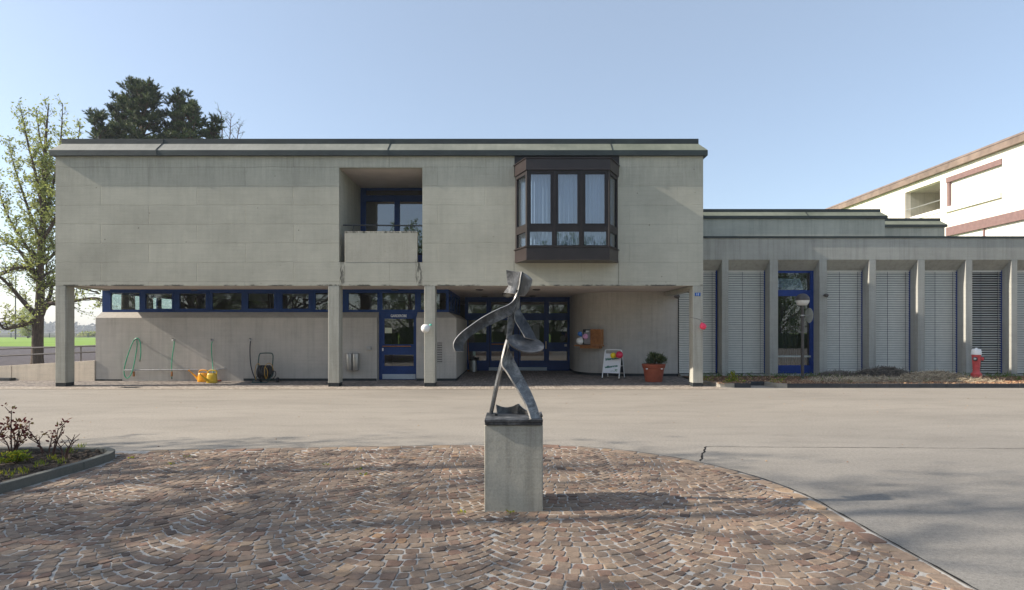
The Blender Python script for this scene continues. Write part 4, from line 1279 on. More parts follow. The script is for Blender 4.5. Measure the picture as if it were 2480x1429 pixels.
# shield like dish
def dish():
    n = 40; rings = 8; cx, cy = 743, 669
    vs = []; fs = []
    e1 = Vector(S(880, 703, 5.13)) - Vector(S(606, 634, 5.21)); e1 *= 0.5
    e2 = Vector(S(762, 604, 5.33)) - Vector(S(724, 733, 5.09)); e2 *= 0.5
    c = (Vector(S(880, 703, 5.13)) + Vector(S(606, 634, 5.21)))*0.5
    nn = e1.cross(e2).normalized()
    if nn.y > 0: nn = -nn
    for (off, sgn) in ((0.0, 1), (-0.014, -1)):
        for r_ in range(rings+1):
            u = r_/rings
            for k in range(n):
                a = 2*math.pi*k/n
                ex_ = 1 + 0.05*math.cos(2*a) + 0.03*math.sin(3*a)
                p = c + e1*math.cos(a)*u*ex_ + e2*math.sin(a)*u*ex_ - nn*0.014*(1-u*u) + nn*off
                vs.append(p)
    def idx(s_, r_, k): return s_*(rings+1)*n + r_*n + k % n
    for s_ in (0, 1):
        for r_ in range(rings):
            for k in range(n): fs.append((idx(s_, r_, k), idx(s_, r_, k+1), idx(s_, r_+1, k+1), idx(s_, r_+1, k)))
    for k in range(n): fs.append((idx(0, rings, k), idx(0, rings, k+1), idx(1, rings, k+1), idx(1, rings, k)))
    o = MB().add(vs, fs).build('dish', M['sculpt'], sc, smooth=True)
dish()
# folded head
ribbon([(587, 80, 5.38), (589, 112, 5.38), (592, 150, 5.38), (597, 185, 5.37), (604, 207, 5.36), (588, 232, 5.37), (566, 263, 5.39)],
       [(700, 97, 5.25), (697, 120, 5.25), (688, 150, 5.25), (682, 185, 5.25), (676, 215, 5.25), (666, 245, 5.25), (656, 272, 5.25)], 0.014, 'head_plate', n=24, bulge=0.012)
ribbon([(699, 94, 5.255), (690, 140, 5.255), (685, 180, 5.255), (676, 222, 5.255), (666, 262, 5.255), (660, 300, 5.255)],
       [(713, 99, 5.265), (709, 140, 5.265), (702, 180, 5.265), (692, 222, 5.265), (684, 262, 5.265), (680, 300, 5.265)], 0.05, 'head_ridge', n=18, across=2)
ribbon([(712, 98, 5.26), (708, 140, 5.26), (700, 185, 5.26), (692, 225, 5.26), (686, 258, 5.26), (683, 285, 5.26)],
       [(745, 120, 5.40), (786, 152, 5.46), (789, 172, 5.46), (776, 218, 5.44), (750, 262, 5.41), (724, 291, 5.38)], 0.014, 'head_plate', n=20, bulge=-0.01)
# curved black sheet behind the feet
ribbon([(503, 1162, 5.44), (545, 1178, 5.47), (592, 1184, 5.48), (640, 1174, 5.475), (682, 1155, 5.45), (692, 1163, 5.44), (722, 1192, 5.42), (770, 1220, 5.37)],
       [(512, 1238, 5.44), (550, 1238, 5.47), (595, 1238, 5.48), (640, 1238, 5.475), (684, 1238, 5.45), (694, 1239, 5.44), (724, 1242, 5.42), (772, 1246, 5.37)], 0.012, 'foot_sheet', n=26, across=2)

# ================================================================== hoses, taps, wash rail
def zg(y): return 0.006 if y < 16.62 else min(0.06, 0.006 + (y-16.62)*0.054/2.88)
YH = YW
def tap(px, py, lab, hose_pts, mat, hname, hlab, nozzle=None, r_=0.014):
    x, z = XX(px, YH), ZZ(py, YH)
    t = thing('water_tap', (x, YH, z), lab, 'tap', 'wall taps in a row')
    MB().lathe([(0.035, 0), (0.035, .012), (0.014, .014), (0.014, .09)], (x, YH, z), axis=(0, -1, 0), sides=14).build('tap_body', M['galv'], t, smooth=True)
    MB().tube([(x, YH-.09, z), (x, YH-.10, z-.02), (x, YH-.10, z-.05)], .013, 8).build('spout', M['galv'], t, smooth=True)
    hb = MB(); hb.cyl((x, YH-.07, z), (x, YH-.07, z+.035), .006, sides=8); hb.tube([(x-.035, YH-.07, z+.037), (x+.035, YH-.07, z+.037)], .008, 8)
    hb.build('valve_handle', M['dark_metal'], t, smooth=True)
    pts = [Vector((XX(a, y), y, ZZ(c, y))) for (a, c, y) in hose_pts]
    h = thing('garden_hose', pts[0], hlab, 'hose', 'garden hoses hanging from the wall taps')
    sp = catm(pts, max(24, len(pts)*8))
    MB().tube(sp, r_, 8).build('hose_tube', mat, h, smooth=True)
    e = sp[-1]; d = (sp[-1]-sp[-2]).normalized()
    MB().cyl(e, e+d*0.05, r_*1.3, sides=10).build('hose_end', M['granite_light'] if nozzle else M['dark_metal'], h, smooth=True)
a_ = YH-.10; b_ = YH-.05
tap(331, 822, 'wall tap with a looped green hose, furthest left of the row', [(331, 825, a_), (332, 836, a_), (329, 858, a_-.02), (324, 885, a_-.05), (318, 905, a_-.06), (310, 915.5, a_-.06), (303, 912, a_-.05), (300.5, 897, a_-.04), (306, 872, a_-.03), (317, 840, a_-.02), (326, 822, a_-.02), (335, 820, a_-.02), (340, 832, a_-.02), (341, 855, a_-.02), (339, 872, a_-.01)],
    M['green_hose'], 'hose', 'long green hose looped over the left tap and hanging to the floor', nozzle=True)
tap(422, 823, 'second wall tap from the left, above the rail with a short green hose', [(422, 826, a_), (421, 840, a_), (417.5, 862, a_-.02), (415.5, 890, a_-.03), (416, 914, a_-.02)], M['green_hose'], 'hose', 'short straight green hose hanging from the second tap')
tap(515, 824, 'third wall tap from the left, above the watering cans', [(514, 827, a_), (512, 838, a_), (513, 862, a_-.02), (515, 884, a_-.10), (516.5, 903, a_-.22)], M['green_hose'], 'hose', 'green hose hanging from the third tap into the yellow watering can')
tap(608, 822.5, 'rightmost wall tap with a dark hose above the hose cart', [(607, 826, a_), (605.5, 838, a_), (605.5, 862, a_), (607.5, 885, a_-.01), (612, 903, a_-.03), (618, 916, a_-.06), (624, 921, a_-.10)], M['dark_hose'], 'hose', 'dark rubber hose running down from the right tap to the cart', r_=0.016)
rail = thing('wash_rail', (XX(420, YH-.14), YH, ZZ(896, YH)), 'grey steel pipe rail fixed low on the wall below the taps', 'rail')
MB().tube([(XX(300, YH-.14), YH-.14, ZZ(896.5, YH-.14)), (XX(526, YH-.14), YH-.14, ZZ(895, YH-.14)), (XX(536, YH-.10), YH-.10, ZZ(893.8, YH-.1)), (XX(545, YH), YH-.01, ZZ(893, YH))], .018, 10).build('pipe', M['galv'], rail, smooth=True)
for px in (310, 385, 464):
    q = MB(); q.cyl((XX(px, YH), YH, ZZ(894, YH)), (XX(px, YH), YH-.14, ZZ(895.5, YH)), .012, sides=8); q.lathe([(.03, 0), (.03, .01)], (XX(px, YH), YH, ZZ(894, YH)), axis=(0, -1, 0), sides=12)
    q.build('bracket', M['galv'], rail, smooth=True)
for px in (331, 422.5):
    MB().box(XX(px, YH)-.022, XX(px, YH)+.022, YH-.165, YH-.115, ZZ(911, YH), ZZ(899, YH)).build('hose_clip', M['wood'], rail, bevel=.008)
MB().cyl((XX(545, YH), YH, ZZ(893, YH)), (XX(545, YH), YH-.03, ZZ(893, YH)), .04, sides=16).build('end_flange', M['galv'], rail, smooth=True)
brk = thing('brick', (XX(531, YH-.12), YH-.12, .035), 'small reddish brick with a white stone lying beside the watering cans', 'brick')
MB().box(XX(526, YH-.12), XX(536, YH-.12), YH-.2, YH-.1, .035, .075).build('brick_block', M['terracotta'], brk, bevel=.004)

def can(cx_, Y, hgt, wd, mat, lab, spout):
    x = XX(cx_, Y); z0 = zg(Y)
    t = thing('watering_can', (x, Y, z0), lab, 'watering can')
    n = 24; vs = []; fs = []
    prof = [(0.0, .98), (.02, 1.0), (.25, 1.02), (.26, .98), (.6, .95), (.8, .90), (.92, .84), (.98, .70)]
    for (h, k) in prof:
        for i in range(n):
            a = 2*math.pi*i/n
            cxx = math.copysign(abs(math.cos(a))**0.7, math.cos(a)); syy = math.copysign(abs(math.sin(a))**0.7, math.sin(a))
            vs.append((x + wd/2*k*cxx, Y + wd*0.30*k*syy, z0 + hgt*0.78*h))
    for r_ in range(len(prof)-1):
        for i in range(n): fs.append((r_*n+i, r_*n+(i+1) % n, (r_+1)*n+(i+1) % n, (r_+1)*n+i))
    fs.append(tuple(range(n))[::-1])
    MB().add(vs, fs).build('can_body', mat, t, smooth=True, clean=True)
    # arched handle from the front of the rim over to the back
    hz = z0+hgt*.70
    pts = [Vector((x-wd*.36, Y, hz)), Vector((x-wd*.36, Y, z0+hgt*.90)), Vector((x-wd*.22, Y, z0+hgt*.99)), Vector((x+wd*.12, Y, z0+hgt)), Vector((x+wd*.40, Y, z0+hgt*.95)), Vector((x+wd*.47, Y, z0+hgt*.80)), Vector((x+wd*.40, Y, hz-.05))]
    MB().tube(catm(pts, 30), 0.019, 8).build('handle', mat, t, smooth=True)
    if spout:
        s0 = Vector((x-wd*.42, Y-.01, z0+hgt*.25)); s1 = Vector((x-wd*.78, Y-.02, z0+hgt*.55)); s2 = Vector((x-wd*1.28, Y-.03, z0+hgt*.93))
        MB().tube([s0, s1, s2], [0.055, 0.026, 0.014], 12).build('spout', mat, t, smooth=True)
        d = (s2-s1).normalized()
        MB().lathe([(0.014, 0), (0.034, .03), (0.034, .042)], s2, axis=d, sides=14).build('spout_rose', mat, t, smooth=True)
    else:
        s0 = Vector((x-wd*.3, Y-.1, z0+hgt*.22)); s1 = Vector((x-wd*.46, Y-.22, z0+hgt*.5)); s2 = Vector((x-wd*.62, Y-.34, z0+hgt*.82))
        MB().tube([s0, s1, s2], [0.05, 0.022, 0.013], 12).build('spout', mat, t, smooth=True)
can(491.5, 17.90, 0.36, 0.31, M['can_orange'], 'orange yellow plastic watering can with its spout pointing left', True)
can(513.5, 17.62, 0.38, 0.31, M['can_yellow'], 'duller yellow watering can overlapping the orange one, with a hose in it', False)

# hose cart
YC = 17.75
ct = thing('hose_reel_cart', (XX(645, YC), YC, zg(YC)), 'dark green hose cart with a thick coil of black hose', 'hose cart')
z0 = zg(YC); xx = lambda px: XX(px, YC); zc = lambda py: ZZ(py, YC)
MB().tube(catm([Vector((xx(625.5), YC-.02, zc(892))), Vector((xx(626.5), YC, zc(868))), Vector((xx(629), YC, zc(858))), Vector((xx(634), YC, zc(855.5))), Vector((xx(655), YC, zc(855.2))), Vector((xx(660), YC, zc(858))), Vector((xx(661.3), YC, zc(866))), Vector((xx(660), YC-.02, zc(892)))], 44), .017, 8).build('handle_frame', M['green_metal'], ct, smooth=True)
MB().tube(catm([Vector((xx(626), YC, zc(892))), Vector((xx(624), YC-.05, zc(912))), Vector((xx(617), YC-.16, z0+.03)), Vector((xx(620), YC-.18, z0+.015)), Vector((xx(645), YC-.18, z0+.015)), Vector((xx(653), YC-.14, z0+.03)), Vector((xx(661), YC, zc(905)))], 40), .015, 8).build('foot_frame', M['green_metal'], ct, smooth=True)
reel = MB()
for i, px in enumerate((629.5, 634, 638.5, 643, 647.5, 652)):
    for rr in (.165, .135):
        a0 = i*.7
        ring = [Vector((xx(px)+.006*math.sin(3*a), YC+.02+rr*math.cos(a+a0)*.9, zc(901)+rr*math.sin(a+a0)*1.12)) for a in [2*math.pi*k/26 for k in range(27)]]
        reel.tube(ring, .029, 8, caps=False)
reel.build('hose_coil', M['black_rubber'], ct, smooth=True)
for px in (626, 656):
    MB().cyl((xx(px), YC+.02, zc(901)), (xx(px)+.012, YC+.02, zc(901)), .17, sides=26).build('reel_flange', M['black_rubber'], ct, smooth=True)
yh = MB()
yh.tube(catm([Vector((xx(648), YC-.2, zc(888))), Vector((xx(648), YC-.21, zc(905))), Vector((xx(651), YC-.2, zc(916))), Vector((xx(655), YC-.2, zc(903))), Vector((xx(653), YC-.2, zc(893))), Vector((xx(649), YC-.2, zc(886))), Vector((xx(656), YC-.16, zc(879))), Vector((xx(662), YC-.1, zc(884))), Vector((xx(665), YC-.1, zc(897)))], 60), .008, 6)
yh.tube(catm([Vector((xx(635), YC-.15, zc(884))), Vector((xx(630), YC-.15, zc(880))), Vector((xx(624), YC-.12, zc(886))), Vector((xx(621), YC-.1, zc(905))), Vector((xx(625), YC-.14, zc(919)))], 40), .008, 6)
yh.build('yellow_hose', M['yellow_hose'], ct, smooth=True)
for (px, dy) in ((629, .10), (672, .02)):
    wc = Vector((xx(px), YC+dy, z0+.075))
    wl = MB().lathe([(.03, -.02), (.075, -.022), (.078, 0), (.075, .022), (.03, .02)], wc, axis=(1, 0, 0), sides=22).build('wheel', M['black_rubber'], ct, smooth=True)
MB().cyl((xx(629), YC+.06, z0+.075), (xx(672), YC+.02, z0+.075), .01, sides=8).build('axle', M['green_metal'], ct, smooth=True)
MB().tube(catm([Vector((xx(661), YC, zc(905))), Vector((xx(664), YC-.02, zc(899))), Vector((xx(668), YC-.02, zc(901))), Vector((xx(668), YC-.02, zc(909))), Vector((xx(662), YC-.02, zc(917)))], 24), .012, 6).build('crank', M['black_rubber'], ct, smooth=True)

# ================================================================== wall bin, small boxes, vent, waste bin
bn = thing('wall_bin', (XX(854, YW), YW, ZZ(897, YW)), 'brushed steel double waste bin hanging on the wall left of the cloakroom door', 'waste bin')
for px in (846.5, 862):
    x = XX(px, YW-.1)
    MB().lathe([(.095, 0), (.10, .01), (.10, .50), (.095, .53)], (x, YW-.115, ZZ(896.5, YW-.1)), sides=22).build('bin_cylinder', M['steel'], bn, smooth=True)
    MB().lathe([(.106, 0), (.106, .02), (.09, .035)], (x, YW-.115, ZZ(858, YW-.1)), sides=22).build('bin_lid', M['galv'], bn, smooth=True)
MB().box(XX(841, YW), XX(868, YW), YW-.02, YW-.001, ZZ(890, YW), ZZ(862, YW)).build('back_plate', M['galv'], bn)
def wbox(px0, px1, py0, py1, d, lab, name='wall_box'):
    t = thing(name, (XX((px0+px1)/2, YW), YW, ZZ(py1, YW)), lab, 'wall box')
    MB().box(XX(px0, YW-d), XX(px1, YW-d), YW-d, YW-.001, ZZ(py1, YW), ZZ(py0, YW)).build('housing', M['galv'], t, bevel=.004)
    MB().box(XX(px0, YW-d)+.012, XX(px1, YW-d)-.012, YW-d-.004, YW-d-.0005, ZZ(py1, YW)+.01, ZZ(py0, YW)-.035).build('front_plate', M['steel'], t)
wbox(887.5, 898, 839.5, 847, .09, 'small silver ashtray box on the wall left of the cloakroom door', 'ashtray')
wbox(1022, 1027.5, 839, 847, .05, 'narrow silver box on the wall between cloakroom door and column', 'switch_box')
vg = thing('vent_grille', (XX(1065, YW), YW, ZZ(880, YW)), 'tall pale ventilation grille with dark slots right of the balloon column', 'vent')
plate(MB(), XX(1056.5, YW), XX(1073.5, YW), ZZ(881, YW), ZZ(827, YW), [(XX(1059, YW), XX(1071, YW), ZZ(879, YW), ZZ(829, YW))], YW-.018, YW-.001).build('grille_frame', M['render_wall'], vg)
MB().box(XX(1059, YW), XX(1071, YW), YW-.006, YW-.001, ZZ(879, YW), ZZ(829, YW)).build('grille_back', M['pitch'], vg)
sl_ = MB()
for i in range(12):
    z = ZZ(877.5-i*4.2, YW); sl_.prism([(YW-.017, z-.012), (YW-.017, z-.004), (YW-.0065, z+.020), (YW-.0065, z+.010)], 'x', XX(1059.3, YW), XX(1070.7, YW))
sl_.build('grille_slats', M['render_wall'], vg)
YT = 21.9
wb_ = thing('waste_bin', (XX(1146, YT), YT, .06), 'round steel pedal bin with black lid standing in the porch corner', 'waste bin')
zt_ = ZZ(870, YT)
MB().lathe([(.13, 0), (.14, .01), (.14, zt_-.10)], (XX(1146, YT), YT, .061), sides=28).build('bin_body', M['steel'], wb_, smooth=True)
MB().lathe([(.15, 0), (.155, .03), (.15, .05), (.10, .055)], (XX(1146, YT), YT, zt_-.045), sides=28).build('bin_lid', M['black_rubber'], wb_, smooth=True)
bp_ = thing('wooden_pole', (XX(1133, 22.2), 22.2, .06), 'thin brown pole leaning in the porch corner behind the steel bin', 'pole')
MB().tube([(XX(1138, 22.1), 22.1, .06), (XX(1134.5, 22.3), 22.3, .8), (XX(1133, 22.5), 22.45, 1.4)], .014, 8).build('pole_shaft', M['wood'], bp_, smooth=True)
MB().box(XX(1135, 22.1)-.05, XX(1138, 22.1)+.06, 22.06, 22.14, .061, .12).build('pole_foot', M['wood'], bp_, bevel=.01)

# ================================================================== balloons
def balloon(c, r_, mat, lab, knot=(0, 0, -1), grp='party balloons', st=1.12):
    c = Vector(c); k = Vector(knot).normalized()
    t = thing('balloon', c, lab, 'balloon', grp)
    prof = []
    for i in range(15):
        a = math.pi*i/14
        rr = math.sin(a)*(1.0 - 0.10*math.cos(a)*-1*(1 if math.cos(a) < 0 else 0)); h = -math.cos(a)
        h = h*(st if h > 0 else 1.0)
        prof.append((max(rr*r_*(1-0.18*max(0, h)), 0.0008), h*r_))
    MB().lathe(prof, c, axis=k, sides=26, cap=True).build('balloon_skin', mat, t, smooth=True)
    e = c + k*r_*st
    MB().lathe([(.006, 0), (.004, .008), (.013, .02)], e-k*.004, axis=k, sides=10).build('knot', mat, t, smooth=True)
    return t
balloon(P(1030.5, 795.5, 16.45), .128, M['bal_white'], 'white balloon tied to the column right of the cloakroom door', (1, .1, .55))
balloon(P(1043, 787, 16.5), .035, M['bal_green'], 'tiny shrunken green balloon behind the white balloon on the column', (-1, 0, -.1), st=1.4)
balloon(P(1702.6, 790, 16.42), .095, M['bal_coral'], 'coral red balloon at the right corner column below the house number', (-.45, 0, 1))
stg = thing('string', P(1680, 769, 16.5), 'thin dark string tied round the right corner column holding the red balloon', 'string')
MB().tube([P(1669, 768, 16.97), P(1677.5, 769.5, 16.59), P(1690, 772.5, 16.585), P(1697, 775, 16.57), P(1698.5, 781, 16.46)], .004, 6).build('string_line', M['cord'], stg, smooth=True)
balloon(P(1404.4, 808.5, 19.5), .082, M['bal_blue'], 'blue balloon, uppermost of the cluster at the wooden leaflet box', (.6, -.1, -.8), st=1.35)
balloon(P(1417.6, 815, 19.35), .09, M['bal_pink'], 'pink balloon in front of the wooden leaflet box', (0, 1, 0))
balloon(P(1404.3, 825.5, 19.4), .123, M['bal_white'], 'large white balloon hanging left of the wooden leaflet box', (.5, .2, .8))
balloon(P(1485.4, 861, 18.62), .098, M['bal_yellow'], 'yellow balloon on the upper edge of the welcome board', (.7, .3, -.5))
balloon(P(1499.8, 859.6, 18.52), .121, M['bal_red'], 'crimson balloon on the right corner of the welcome board', (-.5, .6, -.4))

# ================================================================== leaflet box with shelf on the curved wall
lb = thing('leaflet_box', (2.75, 20.0, 1.1), 'orange brown wooden box with a sheet behind glass, mounted on the curved wall', 'cabinet')
n2 = Vector((-.50, -.866, 0)).normalized(); t2 = Vector((.866, -.50, 0))
C2 = Vector((XX(1431, 19.72), 19.72, 0))     # outer right-front corner of the open compartment
zt2, zb2 = ZZ(797.5, 19.7), ZZ(835, 19.7)
def lbx(u0, u1, v0, v1, z0, z1): # u along t2, v along -n2 (into the wall)
    m_ = MB(); c = C2 + t2*(u0+u1)/2 - n2*(v0+v1)/2; c.z = (z0+z1)/2
    return m_.obox(c, t2*abs(u1-u0)/2, n2*abs(v1-v0)/2, Vector((0, 0, (z1-z0)/2)))
wbx = lbx(0.0, .02, 0, .30, zb2, zt2)
lbx_ = MB()
def addbox(mb, u0, u1, v0, v1, z0, z1):
    c = C2 + t2*(u0+u1)/2 - n2*(v0+v1)/2; c.z = (z0+z1)/2
    mb.obox(c, t2*abs(u1-u0)/2, n2*abs(v1-v0)/2, Vector((0, 0, (z1-z0)/2)))
addbox(lbx_, -.02, .34, 0.0, .30, zb2, zt2)
for i in range(6): addbox(lbx_, -.005+i*.058, .020+i*.058, -.008, -.0005, zb2-.012, zt2+.012)
lbx_.build('box_body', M['wood'], lb)
fr2 = MB(); addbox(fr2, -.30, -.022, .02, .26, zt2-.03, zt2); addbox(fr2, -.30, -.022, .02, .26, zb2, zb2+.02); addbox(fr2, -.30, -.28, .02, .26, zb2+.02, zt2-.03)
fr2.build('open_frame', M['dark_metal'], lb)
sh2 = MB(); addbox(sh2, -.27, -.03, .04, .05, zb2+.03, zt2-.10); sh2.build('leaflet', paint('grey_leaflet', (0.32, 0.31, 0.34), .6), lb)
sh3 = MB(); addbox(sh3, -.20, -.08, .03, .038, zt2-.10, zt2-.05); sh3.build('notice_strip', M['white'], lb)
sf = MB(); addbox(sf, -.60, .345, -.03, .36, zb2-.055, zb2-.014); addbox(sf, -.42, .28, .02, .34, zb2-.13, zb2-.056)
sf.build('shelf', M['wood'], lb)

# ================================================================== welcome board
tv = Vector((.866, -.5, 0)); nv = Vector((.5, .866, 0)); CC = Vector((3.325, 18.96, 0)); zf = .046; zh = .985
ab = thing('pavement_sign', (CC.x, CC.y, zf), 'white folding welcome board with green lettering standing on the porch paving', 'sign board')
def A(u, v, z): return CC + tv*u + nv*v + Vector((0, 0, z))
def legs(side, off, name):
    s = -1 if side == 'f' else 1
    lp = [A(-.285, s*.27, zf+.02), A(-.285, s*.05, zh-.12), A(-.275, s*.025, zh-.04), A(-.22, s*.012, zh), A(.22, s*.012, zh), A(.275, s*.025, zh-.04), A(.285, s*.05, zh-.12), A(.285, s*.27, zf+.02)]
    pts = [lp[0]] + catm(lp[1:-1], 30) + [lp[-1]]
    fo = MB().tube(pts, .016, 8).build(name, M['white'], ab, smooth=True)
    for q in (lp[0], lp[-1]):
        MB().cyl(q-Vector((0, 0, .02)), q+Vector((0, 0, .012)), .019, sides=10).build('foot', M['black_rubber'], fo, smooth=True)
legs('f', 0, 'front_frame'); legs('b', 0, 'back_frame')
def onp(u, h, lift=0.0, s=-1):
    "point on the front panel plane, h = height"
    v = s*(.05 + (.27-.05)*(zh-.12-h)/(zh-.12-zf)); return A(u, v - lift, h)
vup = (onp(0, .8)-onp(0, .3)).normalized()
nrm_ = tv.cross(vup)      # towards the viewer
if nrm_.y > 0: nrm_ = -nrm_
def pan(u0, u1, h0, h1, t0, t1, name, mat, parent, s=-1):
    q = [onp(u0, h0, 0, s), onp(u1, h0, 0, s), onp(u1, h1, 0, s), onp(u0, h1, 0, s)]
    nn = nrm_ if s < 0 else Vector((-nrm_.x, -nrm_.y, nrm_.z))
    vs = [p+nn*t0 for p in q] + [p+nn*t1 for p in q]
    return MB().add(vs, [(0, 1, 2, 3), (4, 7, 6, 5), (0, 4, 5, 1), (1, 5, 6, 2), (2, 6, 7, 3), (3, 7, 4, 0)]).build(name, mat, parent)
pnl = pan(-.268, .268, .235, .865, -.008, .008, 'panel', M['paper'], ab)
pan(-.268, .268, .235, .865, -.008, .008, 'rear_panel', M['dark_metal'], ab, s=1)
MB().tube([A(.285, -.17, .47), A(.285, .17, .47)], .008, 6).build('hinge_bar', M['white'], ab, smooth=True)
ru = R(9)
uu = tv*math.cos(ru) + vup*math.sin(ru); vv = -tv*math.sin(ru) + vup*math.cos(ru)
text('Herzlich', .10, M['green_print'], 'lettering', pnl, onp(0.0, .70)+nrm_*.0095, uu, vv, .001, bold=.0075, width=.46)
text('willkommen', .085, M['green_print'], 'lettering', pnl, onp(-.01, .445)+nrm_*.0095, uu, vv, .001, bold=.0065, width=.44)
text('LZSG', .055, M['green_print'], 'logo_lettering', pnl, onp(.045, .298)+nrm_*.0095, tv, vup, .001, bold=-.0005, width=.15)
cl = MB()
for (du, dh) in ((-.022, .024), (.022, .026), (.024, -.018), (-.02, -.014)):
    for (e, f_) in ((-.008, .006), (.008, .006), (0, -.008)):
        c = onp(.165+du+e, .325+dh+f_)+nrm_*.0092
        cl.lathe([(.011, 0), (.011, .001)], c, axis=nrm_, sides=10)
cl.build('clover_logo', M['leaf_print'], pnl)

# ================================================================== house number
hn = thing('house_number', P(1690, 713, 16.6), 'blue enamel house number plate reading 11 on the right corner column', 'house number')
MB().box(XX(1683, 16.59), XX(1696.5, 16.59), 16.590, 16.602, ZZ(717, 16.59), ZZ(709, 16.59)).build('number_plate', M['plate_blue'], hn, bevel=.001)
text('11', .098, M['letters'], 'digits', hn, (XX(1689.8, 16.59), 16.5885, ZZ(713, 16.59)), bold=.001)

# ================================================================== big flower pot
YP = 18.0
pt_ = thing('flower_pot', (XX(1583, YP), YP, zg(YP)), 'large terracotta coloured tub with a bushy oleander in the porch', 'planter')
zp = zg(YP); s_ = YP/F
MB().lathe([(.255, 0), (.262, .02), (.315, .38), (.325, .42), (.345, .43), (.352, .50), (.362, .51), (.365, .545), (.345, .55), (.335, .50), (.33, .50)], (XX(1583, YP), YP, zp), sides=40, cap=True).build('tub', M['terracotta'], pt_, smooth=True)
MB().lathe([(.325, .505), (.325, .515)], (XX(1583, YP), YP, zp), sides=30).build('tub_soil', M['soil'], pt_)
for px in (1566, 1602.5):
    x = XX(px, 17.7); MB().box(x-.025, x+.025, YP-.34, YP-.28, zp+.40, zp+.425).build('tub_label', M['white'], pt_)
def leafcloud(b, tn, base, n, spread, h, ll, lw, up=0.6, tone=(0, 1), seedr=None):
    rr = seedr or rng
    for i in range(n):
        a = rr.uniform(0, 6.283); e = rr.uniform(.1, 1)
        d = Vector((math.cos(a)*spread*e, math.sin(a)*spread*e, h*rr.uniform(.15, 1)))
        p = Vector(base)+d
        dr = Vector((math.cos(a)*(1-up)+rr.uniform(-.3, .3), math.sin(a)*(1-up)+rr.uniform(-.3, .3), up+rr.uniform(-.35, .35))).normalized()
        sd = dr.cross(Vector((rr.uniform(-1, 1), rr.uniform(-1, 1), rr.uniform(-1, 1)))).normalized()
        L = ll*rr.uniform(.6, 1.3); w_ = lw*rr.uniform(.7, 1.3)
        nn = dr.cross(sd)
        b.add([p, p+dr*L*.5+sd*w_/2+nn*L*.06, p+dr*L, p+dr*L*.5-sd*w_/2+nn*L*.06], [(0, 1, 2, 3)])
        t = min(1, max(0, rr.uniform(*tone))); tn += [t]*4
b = MB(); tn = []
for (px, w_, h_, n_) in ((1593, .16, .30, 260), (1602, .12, .22, 160), (1584, .14, .34, 220)):
    leafcloud(b, tn, (XX(px, YP), YP+rng.uniform(-.1, .1), zp+.50), n_, w_, h_, .13, .028, .55)
o = b.build('oleander_foliage', M['leaf_dark'], pt_, clean=False, attr={'tone': ('POINT', tn)})
b = MB(); tn = []
leafcloud(b, tn, (XX(1571, YP), YP-.05, zp+.50), 200, .12, .20, .10, .012, .8, (0, .5))
b.build('lavender_foliage', M['needles'], pt_, clean=False, attr={'tone': ('POINT', tn)})
stb = MB()
for i in range(9):
    a = rng.uniform(0, 6.28); x = XX(1588, YP)+.06*math.cos(a); y = YP+.06*math.sin(a)
    stb.tube([(x, y, zp+.5), (x+.12*math.cos(a), y+.12*math.sin(a), zp+.72)], .006, 5)
stb.build('stems', M['stem'], pt_)

# ================================================================== street lamp and round sign
YL = 18.3
lx = XX(1943.5, YL)
la = thing('street_lamp', (lx, YL, .08), 'taupe post lamp with a ball shaped head in front of the glass door', 'street lamp')
zc_ = ZZ(727, YL); rr = XX(1240+16.2, YL)
MB().cyl((lx, YL, .05), (lx, YL, zc_-rr*.85), .046, sides=20).build('pole', M['lamp_brown'], la, smooth=True)
MB().lathe([(.09, 0), (.085, .03), (.05, .04)], (lx, YL, .08), sides=20).build('pole_foot', M['lamp_brown'], la, smooth=True)
MB().lathe([(rr*math.cos(a), rr*math.sin(a)) for a in [R(x) for x in range(-2, 91, 7)]] + [(.001, rr)], (lx, YL, zc_), sides=32).build('lamp_cap', M['lamp_brown'], la, smooth=True)
MB().lathe([(rr*.55, -rr*.78)] + [(rr*.95*math.cos(a), rr*.95*math.sin(a)) for a in [R(x) for x in range(-50, 0, 7)]], (lx, YL, zc_), sides=32).build('lamp_glass', M['opal'], la, smooth=True)
rs = thing('round_sign', (XX(1960, YL), YL, ZZ(764, YL)), 'small round traffic sign seen from behind, clamped to the post lamp', 'road sign')
nrs = Vector((math.cos(R(0)), math.sin(R(0)), 0))
cs = Vector((XX(1960, YL), YL, ZZ(764, YL)))
MB().lathe([(.235, -.004), (.238, 0), (.235, .004)], cs, axis=nrs, sides=40).build('sign_disc', M['sign_back'], rs, smooth=True)
MB().tube([cs - Vector((.20, 0, 0)), cs - Vector((.02, 0, 0)), cs + Vector((.02, -.12, 0))], .012, 8).build('arm', M['galv'], rs, smooth=True)
MB().lathe([(.055, -.02), (.06, 0), (.055, .02)], (lx, YL, cs.z), sides=20).build('clamp', M['galv'], rs, smooth=True)

